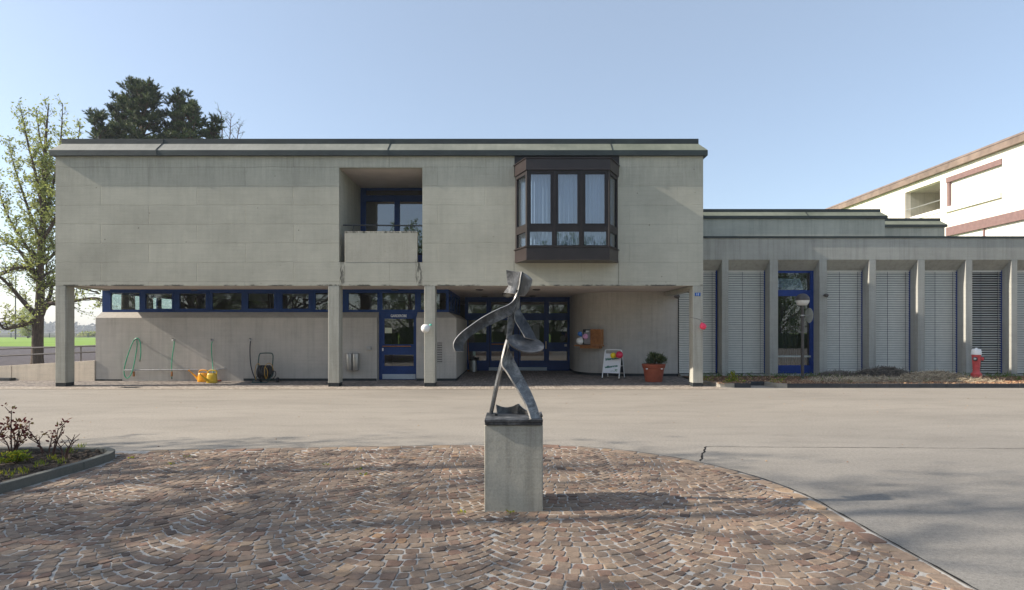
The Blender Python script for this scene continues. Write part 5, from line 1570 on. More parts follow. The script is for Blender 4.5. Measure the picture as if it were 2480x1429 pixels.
# ================================================================== hydrant
YHY = 17.6; hx = XX(2364.5, YHY); q = YHY/F
hy = thing('fire_hydrant', (hx, YHY, .09), 'red fire hydrant with white cap standing among straw in the planter', 'hydrant')
zq = lambda py: ZZ(py, YHY)
MB().lathe([(.095, 0), (.095, zq(914)-.05)], (hx, YHY, .05), sides=24).build('base_pipe', M['galv'], hy, smooth=True)
MB().lathe([(.135, zq(914)), (.14, zq(912)), (.142, zq(905.5)), (.125, zq(904)), (.092, zq(901)), (.088, zq(895)), (.115, zq(862)), (.122, zq(859)), (.118, zq(858.5))], (hx, YHY, 0), sides=32).build('hydrant_body', M['hydrant_red'], hy, smooth=True)
MB().lathe([(.13, zq(859)), (.132, zq(857)), (.122, zq(847.5)), (.105, zq(845.5)), (.06, zq(845)), (.035, zq(844.5)), (.03, zq(842.5)), (.002, zq(842.3))], (hx, YHY, 0), sides=32).build('hydrant_cap', M['white'], hy, smooth=True)
for (dx, dy, nm) in ((-.75, -.66, 'l'), (.92, -.38, 'r')):
    d = Vector((dx, dy, 0)).normalized(); c = Vector((hx, YHY, zq(869)))
    no = MB().lathe([(.05, .08), (.052, .135), (.06, .14), (.06, .165), (.045, .18)], c, axis=d, sides=18).build('outlet', M['hydrant_red'] if nm == 'r' else M['dark_metal'], hy, smooth=True)
    MB().lathe([(.038, .176), (.038, .20), (.012, .205), (.012, .22)], c, axis=d, sides=12).build('outlet_cap', M['galv'] if nm == 'l' else M['dark_metal'], no, smooth=True)

# ================================================================== planters along the wing
PLP = [(5.69, 17.3), (5.93, 16.45), (6.75, 16.33), (6.84, 17.0), (7.42, 17.0), (7.50, 16.36), (7.75, 16.27), (22.5, 16.27)]
def kerb_run(path, wdt, z0, z1, mats, blen=(.3, .55), name='kerb_stone', parent=None, chip=.004):
    k = 0
    for (p, q_) in zip(path[:-1], path[1:]):
        p, q_ = Vector(p), Vector(q_); d = q_-p; L = d.length; d.normalize(); n_ = Vector((-d.y, d.x))
        s = 0
        while s < L-.001:
            l_ = min(rng.uniform(*blen), L-s)
            if L-s-l_ < .12: l_ = L-s
            a = p + d*(s+.003); c = p + d*(s+l_-.003)
            j = rng.uniform(-chip, chip); h = z1+rng.uniform(-chip, chip)
            poly = [(a.x-n_.x*j, a.y-n_.y*j), (c.x-n_.x*j, c.y-n_.y*j), (c.x+n_.x*wdt, c.y+n_.y*wdt), (a.x+n_.x*wdt, a.y+n_.y*wdt)]
            MB().prism(poly, 'z', z0, h).build(name, mats(a.x, a.y), parent, bevel=.006)
            s += l_; k += 1
pl_ = thing('planter_kerb', (12, 16.3, 0), 'low kerb of dark and pale stone blocks edging the planting bed', 'kerb')
kerb_run(PLP, .10, -.02, .118, lambda x, y: M['granite_light'] if (x < 6.15 or 7.0 < x < 7.70) else M['granite_dark'], parent=pl_)
sp_ = [(x, y+.09) for x, y in PLP]
o = MB().add([(p[0], p[1], .085) for p in sp_] + [(22.5, 19.5, .10), (5.69, 19.5, .10)], [tuple(range(len(sp_)+2))]).build('soil_bed', M['mulch'])
if o.data.polygons[0].normal.z < 0: o.data.flip_normals()
tag(o, kind='structure')
b = MB(); tn = []
for i in range(9000):
    x = rng.uniform(5.8, 20); y = rng.choice([rng.uniform(16.4, 17.4), rng.uniform(16.4, 19.2)])
    if y < 17.15 and 6.8 < x < 7.5: continue
    if x < 6.9 and y < 17.3 and (y-16.45) < (5.98-x)*-3: pass
    a = rng.uniform(0, 6.28); e = rng.uniform(-.5, .7); L = rng.uniform(.02, .065)
    d = Vector((math.cos(a)*math.cos(e), math.sin(a)*math.cos(e), math.sin(e))); s2 = d.orthogonal().normalized()*L*.32
    c = Vector((x, y, .10+rng.uniform(0, .035)))
    b.add([c-d*L/2, c+s2, c+d*L/2, c-s2], [(0, 1, 2, 3)]); tn += [rng.random()]*4
tag(b.build('leaf_litter', M['litter'], clean=False, attr={'tone': ('POINT', tn)}), 'dry brown leaves and wood chips covering the planting bed', 'leaf litter', None, 'stuff')
b = MB(); tn = []
for i in range(420):
    x = rng.uniform(5.8, 20); y = rng.uniform(18.3, 19.2) if rng.random() < .8 else rng.uniform(16.6, 19)
    if y < 17.3 and x < 7.6: continue
    leafcloud(b, tn, (x, y, .09), 9, .06, rng.uniform(.05, .16), .06, .018, .7)
tag(b.build('ground_cover', M['leaf_green'], clean=False, attr={'tone': ('POINT', tn)}), 'low green weeds growing along the foot of the fins', 'weeds', None, 'stuff')
def straw(name, cxs, Y, wd, dp, h, n, mat, L=(.12, .4), lab='', cat='pile', thick=.011, tone=(0, 1)):
    b = MB(); tn = []; 
    m_ = 16
    # solid heap below the loose strands
    vs = []; fs = []
    for i in range(m_+1):
        for j in range(m_+1):
            u, v = i/m_*2-1, j/m_*2-1
            hh = max(0, 1-u*u)*max(0, 1-v*v)
            vs.append((cxs+u*wd, Y+v*dp, .07+h*(hh**.8)*(.82+.25*math.sin(u*7+v*3)*.6+.1*math.sin(v*11+u*17))))
    fs = [(i*(m_+1)+j, (i+1)*(m_+1)+j, (i+1)*(m_+1)+j+1, i*(m_+1)+j+1) for i in range(m_) for j in range(m_)]
    b.add(vs, fs); tn += [tone[0]*.5]*len(vs)
    for i in range(n):
        u = rng.uniform(-1.02, 1.02); v = rng.uniform(-1.02, 1.02)
        hh = (max(0, 1-u*u)*max(0, 1-v*v))**.8
        z = .07+h*hh*(.82+.25*math.sin(u*7+v*3)*.6+.1*math.sin(v*11+u*17)) + rng.uniform(.0, .05)
        c = Vector((cxs+u*wd, Y+v*dp, z)); a = rng.gauss(0, .9); e = rng.gauss(.05, .38) - u*.25
        d = Vector((math.cos(a)*math.cos(e), math.sin(a)*math.cos(e), math.sin(e))); LL = rng.uniform(*L)
        s2 = Vector((0, -.3, .95)).cross(d).normalized(); s2 = Vector((s2.x, s2.y, s2.z+.6)).normalized()*thick*rng.uniform(.5, 1.4)
        mid = c + Vector((0, 0, .02*rng.uniform(-.5, 1)))
        b.add([c-d*LL/2, c-d*LL/2+s2, mid+s2, c+d*LL/2+s2*.6, c+d*LL/2, mid], [(0, 1, 2, 5), (5, 2, 3, 4)]); tn += [rng.uniform(*tone)]*6
    o = b.build(name, mat, clean=False, attr={'tone': ('POINT', tn)})
    return tag(o, lab, cat)
straw('brushwood_heap', XX(2140, 18.5), 18.5, .95, .5, .34, 2600, M['brush'], lab='dark heap of cut brushwood in front of the third blind', cat='brushwood', thick=.012)
straw('brushwood_heap', XX(2030, 18.7), 18.75, .62, .35, .20, 1000, M['brush'], lab='smaller grey heap of cut twigs left of the dark brushwood', cat='brushwood', tone=(.4, 1))
straw('straw_heap', XX(2265, 17.7), 17.75, 1.0, .6, .24, 3200, M['straw'], lab='pale heap of dry straw and twigs left of the hydrant', cat='straw')
straw('straw_heap', XX(2090, 17.3), 17.3, 1.5, .55, .10, 2600, M['straw'], lab='thin spread of straw along the kerb in front of the dark brushwood', cat='straw')
straw('straw_heap', XX(2330, 17.3), 17.2, .9, .45, .07, 900, M['straw'], lab='low strip of straw around the foot of the hydrant', cat='straw')
# small plant in the first bed
sp2 = thing('small_shrub', (XX(1778, 16.9), 16.9, .085), 'small bright green shoot growing in the short planter by the column', 'plant')
b = MB(); tn = []
for (px, hh) in ((1777, .34), (1772, .26), (1782, .22), (1768, .16)):
    for k in range(7): leafcloud(b, tn, (XX(px, 16.9)+rng.uniform(-.03, .03), 16.9+rng.uniform(-.05, .05), .09+hh*k/7), 6, .05, .04, .06, .035, .5)
b.build('leaves', M['leaf_lime'], sp2, clean=False, attr={'tone': ('POINT', tn)})
st = MB()
for (px, hh) in ((1777, .34), (1772, .26), (1782, .22)): st.tube([(XX(1777, 16.9), 16.9, .08), (XX(px, 16.9), 16.9, .09+hh)], .005, 5)
st.build('stem', M['stem'], sp2)
b = MB(); tn = []
for (px, y_) in ((1795, 16.6), (1707, 17.2), (1720, 16.95), (1875, 16.6), (1895, 16.5), (1760, 16.62)):
    leafcloud(b, tn, (XX(px, y_), y_, .09), 30, .10, .14, .06, .02, .6)
tag(b.build('weeds', M['leaf_lime'], clean=False, attr={'tone': ('POINT', tn)}), 'yellow green weeds sprouting near the kerb of the planting bed', 'weeds', None, 'stuff')

# ================================================================== planting island at the front left
isl = thing('island_kerb', (-5, 6.5, 0), 'mossy raised concrete kerb around the rose bed at the left edge', 'kerb')
kp = [(-4.99, 1.0), (-4.99, 5.62), (-4.90, 6.62)]
for k in range(1, 9):
    a = R(90*k/8)
    kp.append((-5.32+.42*math.cos(a), 6.95+.52*math.sin(a)))
kp += [(-7.0, 7.48), (-12, 7.50)]
kk = [Vector(p) for p in kp]
acc = 0
b = MB(); segs = []
def offs(i, o_):
    a = kk[max(0, i-1)]; c = kk[min(len(kk)-1, i+1)]; d = (c-a).normalized(); n_ = Vector((-d.y, d.x)); return kk[i] + n_*o_
cuts = [0, 1, 2, 5, 8, 10, 11, 12]
cuts = [c for c in cuts if c < len(kk)]
if cuts[-1] != len(kk)-1: cuts.append(len(kk)-1)
for c0, c1 in zip(cuts[:-1], cuts[1:]):
    o1 = [offs(i, 0) for i in range(c0, c1+1)]; o2 = [offs(i, .085) for i in range(c0, c1+1)][::-1]
    if c1-c0 == 1:
        # long straight runs are cut into metre stones
        L = (kk[c1]-kk[c0]).length; n_ = max(1, round(L/1.0)); 
        for t in range(n_):
            p = [o1[0].lerp(o1[1], (t+.003)/n_), o1[0].lerp(o1[1], (t+.997)/n_), o2[1].lerp(o2[0], (t+.997)/n_), o2[1].lerp(o2[0], (t+.003)/n_)]
            MB().prism([tuple(q) for q in p], 'z', -.03, .105).build('kerb_stone', M['kerb_mossy'], isl, bevel=.008)
    else:
        MB().prism([tuple(q) for q in o1+o2], 'z', -.03, .105).build('kerb_stone', M['kerb_mossy'], isl, bevel=.008)
poly = [tuple(offs(i, .08)) for i in range(len(kk))] + [(-12, 1.0)]
# bumpy soil surface
b = MB(); n_ = 70; vs = []; fs = []; idx = {}
def inpoly(x, y, pl):
    c = False; j = len(pl)-1
    for i in range(len(pl)):
        xi, yi = pl[i]; xj, yj = pl[j]
        if (yi > y) != (yj > y) and x < (xj-xi)*(y-yi)/(yj-yi)+xi: c = not c
        j = i
    return c
o = MB().add([(p[0], p[1], .055) for p in poly], [tuple(range(len(poly)))]).build('flower_bed', M['soil'])
if o.data.polygons[0].normal.z < 0: o.data.flip_normals()
tag(o, kind='structure')
b = MB(); 
for i in range(1500):
    x = rng.uniform(-7.5, -4.9); y = rng.uniform(4.8, 7.4)
    if not inpoly(x, y, poly): continue
    r_ = rng.choice([.008, .012, .018, .03, .045])*rng.uniform(.7, 1.2)
    b.ball((x, y, .055+r_*.15), r_, r_*rng.uniform(.7, 1.1), r_*.55, 6, 4)
    for k in range(len(b.v)-42, len(b.v)):
        if k >= 0: b.v[k] = tuple(c + rng.uniform(-.15, .15)*r_ for c in b.v[k])
tag(b.build('soil_clods', M['soil'], clean=False), 'loose clods of brown soil in the rose bed', 'soil', None, 'stuff')
def rose(x, y, stems, lab, leafn, mat='leaf_red', tone=(0, 1)):
    t = thing('rose_bush', (x, y, .055), lab, 'rose bush', 'pruned rose bushes in the bed')
    b = MB(); tn = []; s = MB()
    for (dx, dy, h, bend) in stems:
        p0 = Vector((x+dx*.3, y+dy*.3, .05)); p2 = Vector((x+dx+bend, y+dy, .055+h)); p1 = p0.lerp(p2, .5)+Vector((bend*-.4, 0, .02))
        pts = catm([p0, p1, p2], 9); s.tube(pts, [.009-.0006*i for i in range(9)], 6)
        for k in range(3):
            a = rng.uniform(0, 6.28); q = pts[rng.randint(3, 7)]; e = q+Vector((math.cos(a)*.08, math.sin(a)*.08, rng.uniform(.05, .12)))
            s.tube([q, e], [.005, .003], 5)
            leafcloud(b, tn, e, leafn, .025, .03, .05, .028, .4, tone)
        for i in range(3, 9):
            if leafn: leafcloud(b, tn, pts[i], max(1, leafn//2), .035, .02, .05, .028, .4, tone)
        leafcloud(b, tn, p2, leafn, .03, .04, .055, .03, .6, tone)
    s.build('stems', M['stem'], t, smooth=True)
    if tn: b.build('leaves', M[mat], t, clean=False, attr={'tone': ('POINT', tn)})
gxp = lambda px, Y: XX(px, Y)
rose(gxp(30, 7.25), 7.25, [(-.03, 0, .55, .02), (.04, .02, .32, -.05), (.10, 0, .38, 0.0), (-.14, .05, .25, -.1), (.16, -.05, .22, .06), (.08, .05, .30, .02)], 'tall reddish rose bush with young leaves at the left edge of the bed', 4)
rose(gxp(118, 7.2), 7.2, [(-.22, 0, .33, -.05), (-.16, 0, .22, -.1), (.0, .02, .18, .02), (.14, 0, .34, -.02), (.18, 0, .36, .0)], 'sparse rose bush with bare stubs in the middle of the bed', 2)
rose(gxp(155, 7.0), 7.0, [(.06, 0, .24, .12), (-.04, 0, .20, -.04), (.10, 0, .26, .02)], 'leafless forked rose twigs nearest the rounded kerb end', 0)
rose(gxp(-10, 7.0), 7.0, [(.02, 0, .35, .05), (-.1, 0, .3, -.05)], 'half hidden rose bush cut by the left picture edge', 5)
ls = thing('low_shrub', (gxp(38, 6.75), 6.75, .055), 'compact yellow green shrub in front of the tall rose', 'shrub')
b = MB(); tn = []
for k in range(60):
    a = rng.uniform(0, 6.28); r_ = rng.uniform(0, .15)
    leafcloud(b, tn, (gxp(38, 6.75)+r_*math.cos(a), 6.75+r_*math.sin(a), .06+rng.uniform(0, .10)), 8, .03, .03, .035, .022, .5)
b.build('leaves', M['leaf_lime'], ls, clean=False, attr={'tone': ('POINT', tn)})
st = MB()
for k in range(8):
    a = k*.8; st.tube([(gxp(38, 6.75), 6.75, .05), (gxp(38, 6.75)+.11*math.cos(a), 6.75+.11*math.sin(a), .16)], .004, 5)
st.build('stems', M['stem'], ls)
b = MB(); tn = []
for (px, py) in ((125, 1120), (148, 1128), (95, 1135), (195, 1092), (60, 1150), (170, 1100), (20, 1160)):
    x, y = gpt(px, py, .06); leafcloud(b, tn, (x, y, .055), 34, .06, .07, .05, .008, .85)
for (px, py) in ((415, 1125), (456, 1108), (790, 1127), (870, 1138), (882, 1150), (318, 1110), (1120, 1243), (1235, 1243)):
    x, y = gpt(px, py, .01); leafcloud(b, tn, (x, y-.01, .008), 14, .03, .02, .03, .012, .4)
tag(b.build('weed_tufts', M['leaf_lime'], clean=False, attr={'tone': ('POINT', tn)}), 'small tufts of grass in the rose bed and between the setts', 'weeds', None, 'stuff')

# ================================================================== low wall, railing, kerb at the far left
lw = thing('low_wall', (-14, 18, 0), 'low beige concrete ramp wall with a sloping top left of the building', 'wall')
pA, pB = Vector((XX(0, 18.42), 18.42)), Vector((-13.12, 18.17)); dW = (pB-pA)
pS = pA - dW*2.2
def zlw(p):
    t = (p-pA).dot(dW)/dW.length_squared; return ZZ(886.5, 18.42) + (ZZ(873, 18.17)-ZZ(886.5, 18.42))*t
nW = Vector((-dW.y, dW.x)).normalized()
def lwp(p, q_, w0, w1, h0, name, mat, z0=-.05, ztop=None):
    a0, a1, b0, b1 = p+nW*w0, q_+nW*w0, p+nW*w1, q_+nW*w1
    zp, zq = (zlw(p)-h0, zlw(q_)-h0) if ztop is None else (ztop, ztop)
    vs = [(a0.x, a0.y, z0), (a1.x, a1.y, z0), (b1.x, b1.y, z0), (b0.x, b0.y, z0), (a0.x, a0.y, zp), (a1.x, a1.y, zq), (b1.x, b1.y, zq), (b0.x, b0.y, zp)]
    return MB().add(vs, [(0, 3, 2, 1), (4, 5, 6, 7), (0, 1, 5, 4), (1, 2, 6, 5), (2, 3, 7, 6), (3, 0, 4, 7)]).build(name, mat, lw, bevel=.006)
pJ = pA + dW*.125
u_ = dW.normalized()*.012
lwp(pS, pJ-u_, 0, .18, 0, 'wall_panel', M['low_wall']); lwp(pJ+u_, pB, 0, .18, 0, 'wall_panel', M['low_wall'])
lwp(pJ-u_*.95, pJ+u_*.95, .03, .15, .02, 'joint_filler', M['pitch'])
lwp(pS, pA+dW*.17, -.22, -.004, 0, 'side_kerb', M['granite_dark'], 0, .12)
YR = 20.0
rl = thing('railing', (-15, YR, 0), 'two bar brown steel handrail behind the low wall', 'railing')
zr = lambda x, py0, py1: ZZ(py0, YR)+(ZZ(py1, YR)-ZZ(py0, YR))*(x-XX(0, YR))/(XX(230, YR)-XX(0, YR))
for (a0, a1) in ((845, 837.5), (862, 852)):
    x0_, x1_ = -26, -13.2
    MB().tube([(x0_, YR, zr(x0_, a0, a1)), (x1_, YR, zr(x1_, a0, a1))], .028, 8).build('rail_bar', M['lamp_brown'], rl, smooth=True)
for px in (-120, 80.5, 196):
    x = XX(px, YR); MB().cyl((x, YR, -.1), (x, YR, zr(x, 845, 837.5)), .02, sides=8).build('post', M['lamp_brown'], rl, smooth=True)

gx0, gy0 = gpt(296, 939)
dg_ = thing('drain_grate', (gx0, gy0, .006), 'small dark slotted drain grate set in the sunlit paving strip left of the second column', 'drain')
gr_ = MB()
for i in range(7): gr_.box(gx0+.07*i, gx0+.07*i+.035, gy0-.12, gy0+.12, .0065, .011)
gr_.box(gx0-.03, gx0+.49, gy0-.15, gy0-.12, .0065, .012); gr_.box(gx0-.03, gx0+.49, gy0+.12, gy0+.15, .0065, .012)
gr_.build('grate_bars', M['dark_metal'], dg_)
MB().box(gx0-.02, gx0+.48, gy0-.12, gy0+.12, -.02, .0063).build('grate_pit', M['pitch'], dg_)
# ================================================================== trees
def leafquad(b, tn, p, L, w_, rr, t, updir=None):
    dr = Vector((rr.gauss(0, 1), rr.gauss(0, 1), rr.gauss(0, 1)))
    if updir is not None: dr = dr.normalized()*.7 + updir
    dr.normalize(); sd = dr.cross(Vector((rr.gauss(0, 1), rr.gauss(0, 1), rr.gauss(0, 1))))
    if sd.length < 1e-4: return
    sd.normalize(); L *= rr.uniform(.6, 1.3); w_ *= rr.uniform(.6, 1.2)
    b.v += [tuple(p), tuple(p+dr*L*.5+sd*w_*.5), tuple(p+dr*L), tuple(p+dr*L*.5-sd*w_*.5)]
    n = len(b.v); b.f.append((n-4, n-3, n-2, n-1)); tn += [t]*4

def branchy(wood, b, tn, p, d, L, r, lev, rr, cfg):
    "one limb with its side shoots; leaves along the thin ones"
    n = max(4, int(L/cfg['seg'])); pts = [p.copy()]; rs = [r]; dd = d.normalized()
    for i in range(n):
        t = (i+1)/n
        dd = (dd + Vector((rr.gauss(0, cfg['wob']), rr.gauss(0, cfg['wob']), rr.gauss(0, cfg['wob'])+cfg['up']*(.5+lev*.2)))).normalized()
        pts.append(pts[-1]+dd*L/n); rs.append(max(r*(1-.80*t), .004))
    wood.tube(pts, rs, 7 if lev < 2 else (5 if lev == 2 else 3), caps=False)
    if lev < cfg['maxlev']:
        k = cfg['kids'][lev]; k = max(2, int(k*rr.uniform(.8, 1.2)))
        for j in range(k):
            t = cfg['start'][lev]+(1-cfg['start'][lev])*(j+rr.random())/k
            i = min(n-1, int(t*n)); q = pts[i].lerp(pts[i+1], t*n-i)
            ax = (pts[i+1]-pts[i]).normalized(); s_ = ax.orthogonal().normalized()
            s_ = Matrix.Rotation(rr.uniform(0, 6.283), 3, ax) @ s_
            nd_ = (ax*math.cos(cfg['ang'][lev]) + s_*math.sin(cfg['ang'][lev])).normalized()
            l_ = cfg['len'](lev, t, L, rr)
            if l_ > .12: branchy(wood, b, tn, q, nd_, l_, max(.004, rs[i]*cfg['rr'][lev]), lev+1, rr, cfg)
    if lev >= cfg['leaflev']:
        for _ in range(int(cfg['leaves']*L*rr.uniform(.6, 1.4))):
            i = rr.randint(max(0, n//4), n-1); q = pts[i].lerp(pts[i+1], rr.random())
            q = q + Vector((rr.gauss(0, 1), rr.gauss(0, 1), rr.gauss(0, 1)))*cfg['lsp']
            t = min(1, max(0, .5+rr.gauss(0, .25))); leafquad(b, tn, q, cfg['ll'], cfg['lw'], rr, t, Vector((0, 0, .2)))

# ---- spring tree at the far left
rr = random.Random(21)
TY = 28.5; tx = XX(93, TY)
t1 = thing('spring_tree', (tx, TY, -.05), 'tall slender tree in young yellow green leaf left of the building', 'tree')
wood = MB(); lf = MB(); tn = []
fork = ZZ(772, TY)
tr = [Vector((XX(90, TY), TY, -.1)), Vector((XX(91, TY), TY, 1.0)), Vector((XX(92, TY), TY, fork))]
wood.tube(catm(tr, 10), [.31, .27, .25, .245, .24, .235, .23, .23, .235, .25], 12, caps=False)
lead = [P(94, 772, TY), P(98, 700, TY), P(97, 640, TY), P(103, 560, TY), P(105, 480, TY), P(108, 400, TY), P(112, 320, TY), P(118, 250, TY)]
lp = catm(lead, 40); lr = [.19*(1-i/39)**.8+.012 for i in range(40)]
wood.tube(lp, lr, 8, caps=False)
cfg = dict(seg=.28, wob=.13, up=.07, maxlev=3, kids={1: 9, 2: 5}, start={1: .2, 2: .15}, ang={1: .75, 2: .7}, rr={1: .5, 2: .5},
           leaflev=2, leaves=30, lsp=.10, ll=.15, lw=.08, len=lambda lev, t, L, r_: L*(.42 if lev == 1 else .45)*(1.1-t*.5)*r_.uniform(.6, 1.2))
leads = [(lp, lr, 34, .12, 1.0)]
for pts, n_, Lm in (([P(105, 520, TY), P(88, 430, TY-.4), P(66, 340, TY-.6), P(50, 262, TY-.7)], 24, .8),
                    ([P(106, 540, TY), P(128, 450, TY+.3), P(146, 350, TY+.5), P(152, 250, TY+.6)], 24, .8),
                    ([P(102, 590, TY), P(70, 510, TY+.2), P(40, 420, TY+.4), P(20, 350, TY+.4)], 22, .9),
                    ([P(104, 580, TY), P(145, 510, TY-.4), P(175, 420, TY-.7), P(195, 300, TY-.8)], 24, .9),
                    ([P(100, 650, TY), P(60, 590, TY-.5), P(18, 520, TY-.8), P(-10, 440, TY-1)], 22, 1.0),
                    ([P(104, 640, TY), P(150, 590, TY+.6), P(185, 500, TY+1), P(215, 400, TY+1)], 20, .9),
                    ([P(106, 480, TY), P(112, 400, TY+.9), P(96, 330, TY+1.1), P(88, 262, TY+1.2)], 18, .7)):
    q = catm([Vector(p) for p in pts], 26); r_ = [.075*(1-i/25)**.8+.008 for i in range(26)]
    wood.tube(q, r_, 6, caps=False); leads.append((q, r_, n_, .15, Lm))
for (q_, r_, n_, t0, Lm) in leads:
    m_ = len(q_)-1
    for i in range(n_):
        t = t0 + (.98-t0)*(i+.5)/n_; k = min(m_-1, int(t*m_)); q = q_[k]
        a = i*2.4+rr.uniform(-.4, .4); el = R(25+35*t)
        L = Lm*(1.25-.75*t)*rr.uniform(.7, 1.15)
        branchy(wood, lf, tn, q, Vector((math.cos(a)*math.cos(el), math.sin(a)*math.cos(el), math.sin(el))), L, max(.014, r_[k]*.4), 1, rr, cfg)
# the heavier low limbs seen in the photo
cfg2 = dict(cfg); cfg2['up'] = .02; cfg2['leaves'] = 9
for pts in ([P(90, 765, TY), P(60, 735, TY-.3), P(30, 700, TY-.6), P(2, 672, TY-.9), P(-40, 640, TY-1)],
            [P(100, 765, TY), P(112, 735, TY), P(122, 712, TY+.2), P(124, 690, TY+.3), P(112, 660, TY+.4), P(118, 600, TY+.6)],
            [P(104, 750, TY), P(122, 735, TY-.3), P(150, 738, TY-.5), P(185, 728, TY-.6), P(235, 722, TY-.8), P(262, 735, TY-.8)],
            [P(84, 660, TY), P(60, 648, TY-.5), P(30, 652, TY-.9), P(0, 668, TY-1.2)],
            [P(88, 778, TY), P(60, 785, TY-.4), P(30, 793, TY-.7), P(8, 795, TY-.8), P(-6, 770, TY-.9)],
            [P(100, 700, TY), P(120, 690, TY+.6), P(160, 690, TY+1), P(205, 700, TY+1.3), P(245, 712, TY+1.4)],
            [P(96, 690, TY), P(70, 640, TY+.4), P(40, 600, TY+.6), P(12, 585, TY+.7)]):
    q = catm([Vector(p) for p in pts], 24); r0 = .11 if pts[1][0] < XX(70, TY) or True else .1
    wood.tube(q, [r0*(1-i/23)**.7+.012 for i in range(24)], 7, caps=False)
    for j in range(16):
        i = 4+int(j*1.2); i = min(22, i); a = rr.uniform(0, 6.28)
        d = Vector((math.cos(a), math.sin(a), rr.uniform(-.3, .9)))
        branchy(wood, lf, tn, q[i], d, rr.uniform(.7, 1.5), .025, 2, rr, cfg2)
wood.build('trunk', M['bark'], t1, smooth=True, clean=False)
lf.build('crown', M['leaf_spring'], t1, clean=False, attr={'tone': ('POINT', tn)})

# ---- pines behind the flat roof
def brush_shoot(b, tn, p, d, L, nl, rr, n=46, r0=.05):
    for k in range(n):
        t = rr.random()**.8; q = p + d*L*t
        s_ = d.orthogonal().normalized(); s_ = Matrix.Rotation(rr.uniform(0, 6.283), 3, d) @ s_
        dr = (s_*(1.0-.3*t) + d*(.55+.6*t)).normalized()
        w_ = dr.cross(d).normalized()*.024; l_ = nl*rr.uniform(.7, 1.2)
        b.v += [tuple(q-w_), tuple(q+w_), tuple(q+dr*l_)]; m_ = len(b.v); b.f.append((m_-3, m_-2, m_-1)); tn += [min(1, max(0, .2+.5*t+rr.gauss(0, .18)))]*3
def pine(px, ptop, Y, lab, seed, wd, tall, dens=1.0, lean=0, name='pine_tree', pxb=None):
    rr = random.Random(seed)
    x = XX(px, Y); zt = ZZ(ptop+22, Y); xb = x if pxb is None else XX(pxb, Y)
    t = thing(name, (xb, Y, -.06), lab, 'tree', 'pines behind the flat roof')
    wood = MB(); b = MB(); tn = []
    lead = catm([Vector((xb, Y, -.1)), Vector((xb+rr.gauss(0, .1), Y, zt*.35)), Vector((x+rr.gauss(0, .15), Y+rr.gauss(0, .2), zt*.7)), Vector((x, Y, zt-.3))], 50)
    wood.tube(lead, [.24*(1-i/49)**.8+.03 for i in range(50)], 9, caps=False)
    nb = int(78*dens)
    for i in range(nb):
        z = i/(nb-1); k = min(49, int((.36+.62*z)*49)); q = lead[k]
        a = i*2.4 + rr.uniform(-.5, .5)
        # rounded top, open in places
        L = wd*1.32*(1-.88*max(0, z-.1)**2.0)*(.62+.38*math.sin(a*1.3+seed)**2)*rr.uniform(.75, 1.1) + .25
        el = R(8+32*z); d = Vector((math.cos(a)*math.cos(el), math.sin(a)*math.cos(el), math.sin(el)))
        n = 9; pts = [q.copy()]; dd = d
        for s_ in range(n):
            dd = (dd + Vector((rr.gauss(0, .09), rr.gauss(0, .09), .05+rr.gauss(0, .04)))).normalized(); pts.append(pts[-1]+dd*L/n)
        wood.tube(pts, [.06*(1-j/n)+.012 for j in range(n+1)], 5, caps=False)
        nc = max(2, int(L*3.6))
        for j in range(nc):
            tt = .42+.58*(j+rr.random()*.6)/nc; m_ = min(n-1, int(tt*n)); s0 = pts[m_].lerp(pts[m_+1], min(1, tt*n-m_))
            sa = rr.uniform(0, 6.283); cc = s0 + Vector((math.cos(sa), math.sin(sa), .35))*rr.uniform(.05, .4)
            wood.tube([s0, cc], [.02, .012], 3, caps=False)
            for k2 in range(9):
                a2 = k2*2.4+sa; e2 = rr.uniform(-.1, 1.3); ds = Vector((math.cos(a2)*math.cos(e2), math.sin(a2)*math.cos(e2), math.sin(e2)+.15)).normalized()
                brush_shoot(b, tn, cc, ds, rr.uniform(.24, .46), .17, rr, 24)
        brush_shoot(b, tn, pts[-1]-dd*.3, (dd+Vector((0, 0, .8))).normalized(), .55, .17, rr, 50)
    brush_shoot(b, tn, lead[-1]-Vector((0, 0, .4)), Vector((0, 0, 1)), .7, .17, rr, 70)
    wood.build('trunk', M['bark_pine'], t, smooth=True, clean=False)
    b.build('crown', M['needles'], t, clean=False, attr={'tone': ('POINT', tn)})
PYY = 36.0
pine(345, 183, PYY, 'tallest broad dark pine above the roof with a rounded top', 3, 1.75, 1, pxb=360)
pine(300, 215, PYY+1.5, 'dark pine joined to the left flank of the tallest pine', 11, 1.45, 1, .8, pxb=320)
pine(436, 205, PYY+.5, 'dark pine right of the tallest one with a narrow gap between', 5, 1.15, 1, .85)
pine(462, 235, PYY-.5, 'pine leaning on the right flank of the second dark crown', 15, 1.1, 1, .7)
pine(236, 250, PYY-1, 'smaller lighter pine at the left end of the pine group', 8, .8, 1, .62, pxb=300)
pine(266, 285, PYY+2.2, 'low dark pine filling the gap beside the left end pine', 19, .9, 1, .6, pxb=310)
pine(515, 268, PYY+.8, 'lowest small pine at the right end of the pine group', 9, .85, 1, .6)
